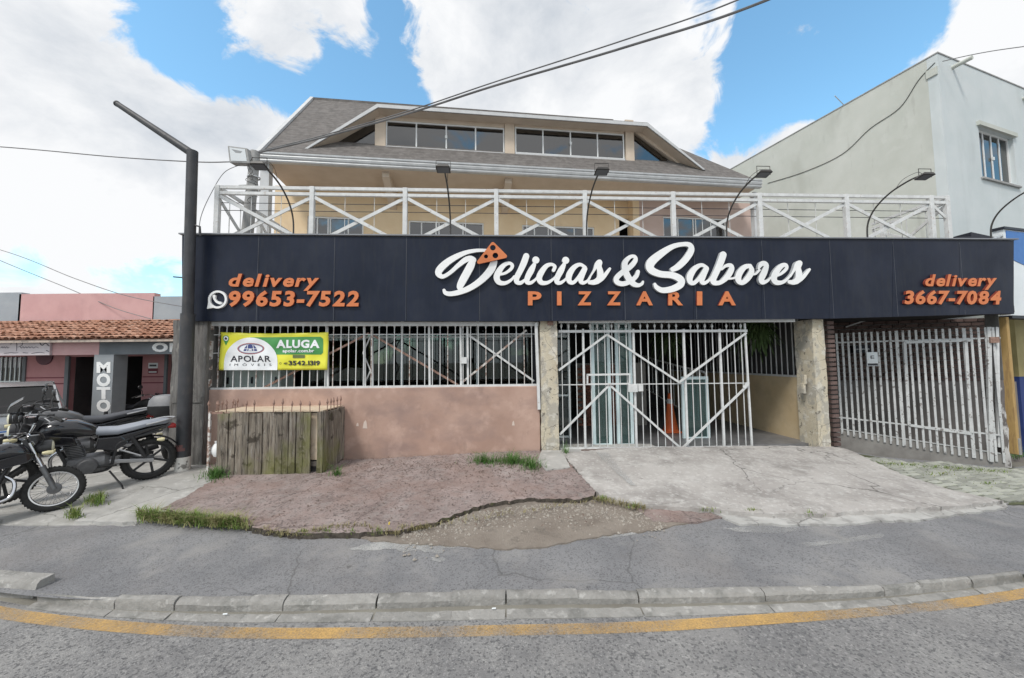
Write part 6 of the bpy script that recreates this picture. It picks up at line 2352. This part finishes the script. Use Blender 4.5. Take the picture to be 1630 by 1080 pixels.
        MB().add([(.34, s * .115, .70), (.30, s * .12, .62), (-.20, s * .06, .76), (-.22, s * .05, .80), (.05, s * .10, .765),
                  (.34, s * .07, .70), (.30, s * .07, .62), (-.20, s * .02, .76), (-.22, s * .02, .80), (.05, s * .05, .765)],
                 [(0, 1, 2, 3, 4), (5, 6, 7, 8, 9), (0, 1, 6, 5), (1, 2, 7, 6), (2, 3, 8, 7), (3, 4, 9, 8), (4, 0, 5, 9)]).build('tail_cowl', m_blackp, t, bevel=.01)
    MB().loft([(-.20, 0, .845, .06, .022), (-.16, 0, .84, .10, .035), (.05, 0, .825, .125, .042), (.16, 0, .80, .13, .045), (.34, 0, .765, .14, .05), (.50, 0, .775, .105, .055), (.60, 0, .80, .07, .05)], 18, 'x', 3).build('seat', m_seatp if seat_pale else seat, t, smooth=True)
    MB().tube(catmull([(.06, .13, .83), (-.14, .12, .87), (-.26, 0, .88), (-.14, -.12, .87), (.06, -.13, .83)], 6), .012, 8).build('grab_rail', m_alubike if not accent else m_blackm, t, smooth=True)
    MB().loft([(-.27, 0, .75, .05, .03), (-.24, 0, .76, .065, .04), (-.18, 0, .76, .06, .035)], 14).build('tail_lamp', m_redlens, t, smooth=True)
    rf = MB().lathe((0, 0, Rr), [(Rr + .035, -.06), (Rr + .05, 0), (Rr + .035, .06)], 'y', 14, a0=R(62), a1=R(158))
    rf.build('rear_fender', m_blackm, t, smooth=True)
    if not front_only_hub:
        ff = MB().lathe((wb, 0, Rf), [(Rf + .02, -.055), (Rf + .035, 0), (Rf + .02, .055)], 'y', 14, a0=R(35), a1=R(165))
        ff.build('front_fender', tank, t, smooth=True)
    # head end
    MB().bar((wb - .15, 0, .68), (wb - .29, 0, 1.0), .05, .15, (0, 1, 0)).build('yoke', m_blackm, t, bevel=.01)
    hx_ = wb - .06
    MB().loft([(hx_ - .14, 0, .87, .05, .05), (hx_ - .09, 0, .875, .085, .085), (hx_ + .0, 0, .87, .098, .095), (hx_ + .015, 0, .87, .095, .092)], 20, 'x', 2).build('headlamp_shell', m_blackm, t, smooth=True)
    MB().loft([(hx_ + .014, 0, .87, .088, .086), (hx_ + .03, 0, .87, .07, .068), (hx_ + .038, 0, .87, .03, .03)], 20, 'x', 2).build('headlamp_lens', m_lens, t, smooth=True)
    for s in (-1, 1):
        MB().lathe((wb - .20, s * .06, 1.02), [(.001, -.05), (.052, -.05), (.055, .025), (.048, .03)], 'z', 18).build('gauge', m_blackm, t, smooth=True)
        MB().lathe((wb - .20, s * .06, 1.02), [(.056, .022), (.056, .034), (.046, .034), (.046, .030), (.001, .030)], 'z', 18).build('gauge_face', m_chrome if s > 0 else m_alubike, t, smooth=True)
    if screen:
        MB().loft([(wb - .02, 0, .98, .05, .02), (wb - .05, 0, 1.06, .13, .03), (wb - .16, 0, 1.16, .12, .02)], 14).build('fly_screen', tank, t, smooth=True)
    hb = [(wb - .46, .39, 1.03), (wb - .38, .28, 1.07), (wb - .28, .12, 1.08), (wb - .25, .05, 1.03), (wb - .25, -.05, 1.03), (wb - .28, -.12, 1.08), (wb - .38, -.28, 1.07), (wb - .46, -.39, 1.03)]
    MB().tube(catmull(hb, 5), .012, 8).build('handlebar', m_blackm if not spoked else m_chrome, t, smooth=True)
    for s, mi in ((1, mirrors[0]), (-1, mirrors[1])):
        MB().tube([(wb - .475, s * .405, 1.025), (wb - .415, s * .32, 1.06)], .018, 10).build('grip', m_tyre, t, smooth=True)
        MB().tube([(wb - .36, s * .27, 1.065), (wb - .33, s * .30, 1.06), (wb - .38, s * .42, 1.03)], .007, 6).build('lever', m_alubike, t)
        MB().box(wb - .40, wb - .34, s * .24 - .03, s * .24 + .03, 1.05, 1.10).build('switch_case', m_blackm, t, bevel=.008)
        if mi:
            MB().tube([(wb - .36, s * .25, 1.08), (wb - .34, s * .28, 1.18), (wb - .36, s * .31, 1.25)], .007, 6).build('mirror_stem', m_blackm, t, smooth=True)
            mr = MB().loft([(wb - .335, s * .32, 1.29, .035, .025), (wb - .35, s * .32, 1.29, .065, .045), (wb - .368, s * .32, 1.29, .068, .048)], 16).build('mirror', m_blackm, t, smooth=True)
            MB().loft([(wb - .369, s * .32, 1.29, .062, .043), (wb - .371, s * .32, 1.29, .060, .041)], 16).build('mirror_glass', m_mirror, mr)
    for s in (-1, 1):
        MB().tube(catmull([(wb - .38, s * .22, 1.07), (wb - .18, s * .18, 1.08), (wb - .12, s * .10, .95), (wb - .22, s * .05, .82)], 5), .006, 5).build('control_cable', m_tyre, t)
    if topbox:
        MB().loft([(.86, -.28, 0, .16, .17), (.90, -.28, 0, .19, .20), (1.02, -.28, 0, .20, .215)], 20, 'z', 4).build('top_box_base', m_blackm, t, smooth=True)
        MB().loft([(1.022, -.28, 0, .20, .215), (1.12, -.27, 0, .19, .205), (1.19, -.26, 0, .15, .16), (1.205, -.26, 0, .08, .09)], 20, 'z', 3.4).build('top_box_lid', mat('scuffed grey plastic', (.17, .17, .18), (.24, .24, .25), 4, rough=.5), t, smooth=True)
        MB().box(-.42, -.04, -.10, .10, .835, .862).build('rack', m_blackm, t)
    return t


# street bike nearest to the steel pole
r0 = G(236, 764)
hd = R(-133)
motorcycle('shiny black motorcycle with cast wheels and round headlamp, nearest to the steel pole', (r0.x, r0.y, r0.z + .012), hd, lean=R(-5), wb=1.30, scale=1.04, mirrors=(0, 1), seat_pale=True)
# bike behind it
c1_ = Vector((-6.77, 6.75, 0))
motorcycle('motorcycle with dull grey tank and two raised mirrors behind the shiny black one', (c1_.x, c1_.y, g(c1_.x, c1_.y) + .012), hd + R(2), lean=R(-4), tank=m_greytank, wb=1.28, screen=True, scale=1.05)
# near bike: only its wire spoked front wheel is in the picture
w0_ = G(84, 815)
nh = R(48)
wbn = 1.27
motorcycle('motorcycle showing only its chrome wire spoked front wheel at the bottom left', (w0_.x - math.cos(nh) * wbn * .9, w0_.y - math.sin(nh) * wbn * .9, w0_.z + .012), nh, lean=R(-6), scale=.9, spoked=True, wb=wbn, front_only_hub=True)
# bike with top box behind the pole
c2 = at_z(276, 700, .2)
motorcycle('motorcycle with a grey top box partly hidden behind the steel pole', (-6.2, 6.98, .19), R(106), topbox=True, wb=1.25, tank=m_greytank)
# dark bike in the doorway
c3_ = WS.to_world(WS.P(178, 690, -.55))
motorcycle('dark old motorcycle parked in the workshop doorway right of the lettered pillar', (c3_.x - .1, c3_.y + .1, .1), R(8), spoked=True, wb=1.2, scale=.98, tank=m_blackm, mirrors=(0, 1), front_only_hub=True)
c4 = WS.to_world(WS.P(167, 688, CO - .25))
cone('black and yellow banded cone at the foot of the lettered grey pillar', (c4.x, c4.y, .12), .72, [m_blackm, [(.22, .40, mat('yellow band', (.62, .38, .03))), (.52, .72, mat('amber yellow band', (.66, .40, .03)))]])

# ------------------------------------------------------------------ silver car at the left edge
def car(label, loc, heading):
    t = bpy.data.objects.new('parked_car', None)
    COL.objects.link(t)
    t.matrix_world = Matrix.Translation(loc) @ Matrix.Rotation(heading, 4, 'Z')
    BASE[t.name] = V0.copy()
    tag(t, label, 'car')
    m_sil = mat('silver car paint', (.40, .41, .42), (.46, .47, .48), 3, rough=.25, metal=.5, coat=.5)
    m_cg = glass('car glass', (.05, .055, .06), 1.7)
    # x forward from the rear bumper; stations of (x, half width, z low, z belt)
    st = [(0.0, .66, .42, .78), (.05, .76, .32, .90), (.35, .82, .24, .94), (1.2, .845, .22, .93), (2.4, .845, .22, .91), (3.2, .83, .24, .86), (3.75, .76, .30, .74), (3.95, .60, .36, .60)]
    mb = MB()
    vs, nn = [], 0
    for x, hw, zl, zb in st:
        sec = [(-hw * .86, zl), (-hw * .98, zl + .12), (-hw, (zl + zb) / 2), (-hw * .985, zb - .06), (-hw * .93, zb), (hw * .93, zb), (hw * .985, zb - .06), (hw, (zl + zb) / 2), (hw * .98, zl + .12), (hw * .86, zl)]
        nn = len(sec)
        vs += [(x, y, z) for y, z in sec]
    fs = [(i * nn + j, i * nn + (j + 1) % nn, (i + 1) * nn + (j + 1) % nn, (i + 1) * nn + j) for i in range(len(st) - 1) for j in range(nn)]
    fs += [tuple(range(nn)), tuple((len(st) - 1) * nn + j for j in range(nn))]
    mb.add(vs, fs)
    body = mb.build('body', m_sil, t, smooth=45)
    body.modifiers.new('s', 'BEVEL').width = .02
    cab = [(.10, .70, .925), (.52, .60, 1.40), (1.35, .58, 1.46), (2.0, .60, 1.42), (2.85, .72, .90)]
    vs = []
    for x, hw, z in cab:
        vs += [(x, -hw, z), (x, hw, z)]
    base = [(.10, -.76, .90), (.10, .76, .90), (2.85, -.76, .88), (2.85, .76, .88)]
    MB().add(vs + base, [(0, 1, 3, 2), (6, 7, 9, 8), (0, 2, 4, 6, 8), (1, 9, 7, 5, 3)]).build('greenhouse', m_cg, t)
    MB().add([(.50, -.61, 1.405), (.50, .61, 1.405), (1.35, -.59, 1.475), (1.35, .59, 1.475), (2.03, -.61, 1.43), (2.03, .61, 1.43)], [(0, 1, 3, 2), (2, 3, 5, 4)]).build('roof_panel', m_sil, t)
    for s in (-1, 1):
        for (xa, ya, za), (xb, yb2, zb2) in (((.12, .71, .925), (.53, .61, 1.40)), ((1.35, .60, 1.45), (1.40, .78, .92)), ((2.0, .61, 1.42), (2.84, .73, .90))):
            MB().bar((xa, s * ya, za), (xb, s * yb2, zb2), .06, .03, (0, 1, 0)).build('roof_pillar', m_sil, t)
        MB().add([(-.005, s * .40, .78), (.0, s * .66, .77), (.08, s * .80, .76), (.08, s * .80, .90), (.0, s * .68, .89), (-.005, s * .40, .87)], [(0, 1, 4, 5), (1, 2, 3, 4)]).build('tail_lamp', m_redlens, t)
        for x in (.72, 3.1):
            c = (x, s * .74, .30)
            w = MB().lathe(c, [(.19, -.09), (.29, -.09), (.30, -.05), (.30, .05), (.29, .09), (.19, .09)], 'y', 28, closed=True).build('tyre', m_tyre, t, smooth=40)
            MB().lathe(c, [(.001, s * .07), (.06, s * .08), (.17, s * .06), (.19, s * .085)], 'y', 28).build('rim', m_alubike, w, smooth=True)
    MB().loft([(-.05, 0, .42, .70, .10), (.02, 0, .42, .80, .14), (.2, 0, .40, .84, .15)], 24, 'x', 5).build('rear_bumper', m_sil, t, smooth=True)
    pl = MB().box(-.075, -.055, -.20, .20, .52, .65).build('number_plate', m_bwhite, t)
    MB().box(-.078, -.0755, -.19, .19, .62, .645).build('plate_band', m_blue, pl)
    for k in range(4):
        MB().box(-.078, -.0755, -.16 + k * .085, -.105 + k * .085, .535, .60).build('plate_mark', m_vk, pl)
    MB().box(-.005, .10, -.55, .55, .905, .94).build('boot_lip', m_sil, t)
    return t


cb = at_z(4, 702, .62)
car('silver hatchback seen from behind at the left picture edge', (-9.12, 6.75, .13), R(141))

# ------------------------------------------------------------------ grass, weeds, gravel
def tufts(name, label, spots, hmin, hmax, mats_, curl=.5):
    mb = MB()
    for px, py, n, rx, ry in spots:
        for _ in range(n):
            a = random.random() * 2 * PI
            rr = min(1.6, abs(random.gauss(0, .6)))
            p = G(px + math.cos(a) * rr * rx, py + math.sin(a) * rr * ry)
            p.z += .04
            h = (hmin + (hmax - hmin) * random.random() ** 1.6) * (1.25 - .55 * rr)
            d = random.random() * 2 * PI
            dv = Vector((math.cos(d), math.sin(d), 0))
            sd = Vector((-dv.y, dv.x, 0)) * random.uniform(.0025, .005)
            l = random.uniform(.3, 1.6) * curl * h
            m1 = p + dv * l * .35 + Vector((0, 0, h * .65))
            t1 = p + dv * l + Vector((0, 0, h * random.uniform(.7, 1.0)))
            mb.add([p - sd, p + sd, m1 + sd * .8, m1 - sd * .8, t1], [(0, 1, 2, 3), (3, 2, 4)])
    o = mb.build(name, mats_)
    o['kind'] = 'stuff'
    o['label'] = label
    return o


m_grass = mat('grass green', (.10, .17, .035), (.20, .26, .07), 9, rough=.6, spec=.3, over=[((.34, .31, .15), 'noise', 5, .56, .68, .7, (1, 1, 1))])
m_grassd = mat('lush green', (.05, .13, .025), (.11, .21, .05), 9, rough=.55, spec=.3)
m_dry = mat('dry weed', (.20, .17, .08), (.30, .27, .14), 9, rough=.7)
edge = []
for i in range(30):
    u = i / 29
    edge.append((222 + 172 * u + random.uniform(-4, 4), 830 + 16 * u + random.uniform(-3, 2), int(random.choice((25, 60, 100, 120))), random.uniform(7, 15), random.uniform(4, 8)))
tufts('grass', 'green grass growing along the broken pavement edge', edge, .025, .15, m_grass, .9)
tufts('grass', 'straw coloured dry blades among the kerbside grass', [(a_, b_, max(8, c_ // 3), d_, e_) for a_, b_, c_, d_, e_ in edge], .03, .15, m_dry, 1.0)
edge2 = [(420 + 260 * u, 852 + 6 * math.sin(u * 9) - 8 * (u > .8), 34, 13, 4) for u in [i / 20 for i in range(21)]]
edge2 += [(700 + 230 * u, 838 - 36 * u + 4, 12, 16, 4) for u in [i / 12 for i in range(13)]] + [(950 + 75 * u, 802 + 14 * u, 40, 12, 5) for u in [i / 6 for i in range(7)]]
tufts('grass', 'dry yellowish grass along the crumbling edge of the red forecourt', edge2, .02, .07, m_dry, 1.0)
tufts('grass', 'small green blades mixed into the forecourt edge', [(480 + 40 * k, 856, 30, 18, 3) for k in range(4)] + [(960, 802, 60, 14, 4), (1010, 813, 50, 14, 4), (1200, 822, 40, 20, 3), (1130, 820, 30, 24, 3), (1290, 827, 25, 30, 2)], .03, .07, m_grass)
tufts('weeds', 'lush green weeds at the foot of the pink wall and the bin enclosure', [(343, 766, 380, 22, 8), (360, 757, 160, 14, 6), (535, 762, 90, 14, 4), (770, 742, 300, 30, 6), (815, 743, 520, 44, 9), (845, 750, 300, 24, 9), (900, 727, 60, 8, 3), (1618, 728, 260, 16, 7), (1600, 736, 90, 10, 4)], .05, .20, m_grassd, .9)
tufts('weeds', 'wild grass clump beside the spoked wheel', [(148, 806, 200, 20, 7), (118, 828, 150, 16, 6), (160, 800, 60, 10, 4)], .05, .16, m_grass, .7)
tufts('weeds', 'moss and thin weeds between the paving blocks', [(1400 + 18 * k, 742 + 1.2 * k, 60, 16, 5) for k in range(12)] + [(1500, 760, 80, 40, 8), (1570, 775, 50, 30, 8)], .012, .04, m_grass, 1.0)
mb = MB()
for _ in range(1500):
    u = random.random()
    px = 640 + 420 * u
    top = lin_tab([(640, 850), (700, 831), (765, 814), (850, 803), (950, 803), (1060, 822)], px)
    p = G(px, top + 2 + abs(random.gauss(0, 16)))
    s = random.choice((.006, .008, .01, .012, .02)) * random.uniform(.6, 1.2)
    vs = []
    for k in range(5):
        a = 2 * PI * k / 5 + random.random()
        vs.append(p + Vector((math.cos(a) * s, math.sin(a) * s * .8, .012)))
    vs.append(p + Vector((random.uniform(-.3, .3) * s, 0, .014 + s * .8)))
    mb.add(vs, [(k, (k + 1) % 5, 5) for k in range(5)])
o = mb.build('gravel', mat('pale gravel', (.22, .195, .17), (.38, .35, .31), 60, rough=.9))
o['kind'] = 'stuff'
o['label'] = 'loose pale gravel below the broken forecourt edge'
mb = MB()
for _ in range(900):
    if random.random() < .6:
        px, py = random.uniform(545, 860), lin_tab([(545, 742), (860, 727)], random.uniform(545, 860)) + abs(random.gauss(0, 12))
    else:
        px, py = random.uniform(350, 940), random.uniform(750, 840)
    p = G(px, py, .06)
    p.z = g(p.x, p.y) + .067
    s = random.uniform(.006, .018)
    a = random.random() * PI
    d1, d2 = Vector((math.cos(a), math.sin(a), .1)) * s * 1.5, Vector((-math.sin(a), math.cos(a), .1)) * s * .5
    mb.add([p - d1, p + d2, p + d1 + Vector((0, 0, s * .4)), p - d2 + Vector((0, 0, s * .3))], [(0, 1, 2, 3)])
o = mb.build('leaf_litter', mat('brown leaf litter', (.09, .06, .05), (.20, .15, .12), 40, rough=.9))
o['kind'] = 'stuff'
o['label'] = 'brown leaf litter scattered on the red forecourt'
# twigs, litter
yw = G(618, 846)
o = MB().tube([yw, yw + Vector((.005, .02, .09))], .006, 6).build('yellow_peg', mat('yellow plastic', (.75, .55, .03)))
tag(o, 'short yellow plastic peg at the edge of the red forecourt', 'peg')
for k, (px, py) in enumerate(((355, 978), (783, 969))):
    p = at_z(px, py, .03)
    o = MB().tube([p, p + Vector((.03, .004, .0))], .005, 6).build('cigarette_end', m_bwhite)
    tag(o, ('white cigarette end lying in the left part of the gutter', 'white cigarette end lying in the middle of the gutter')[k], 'litter')
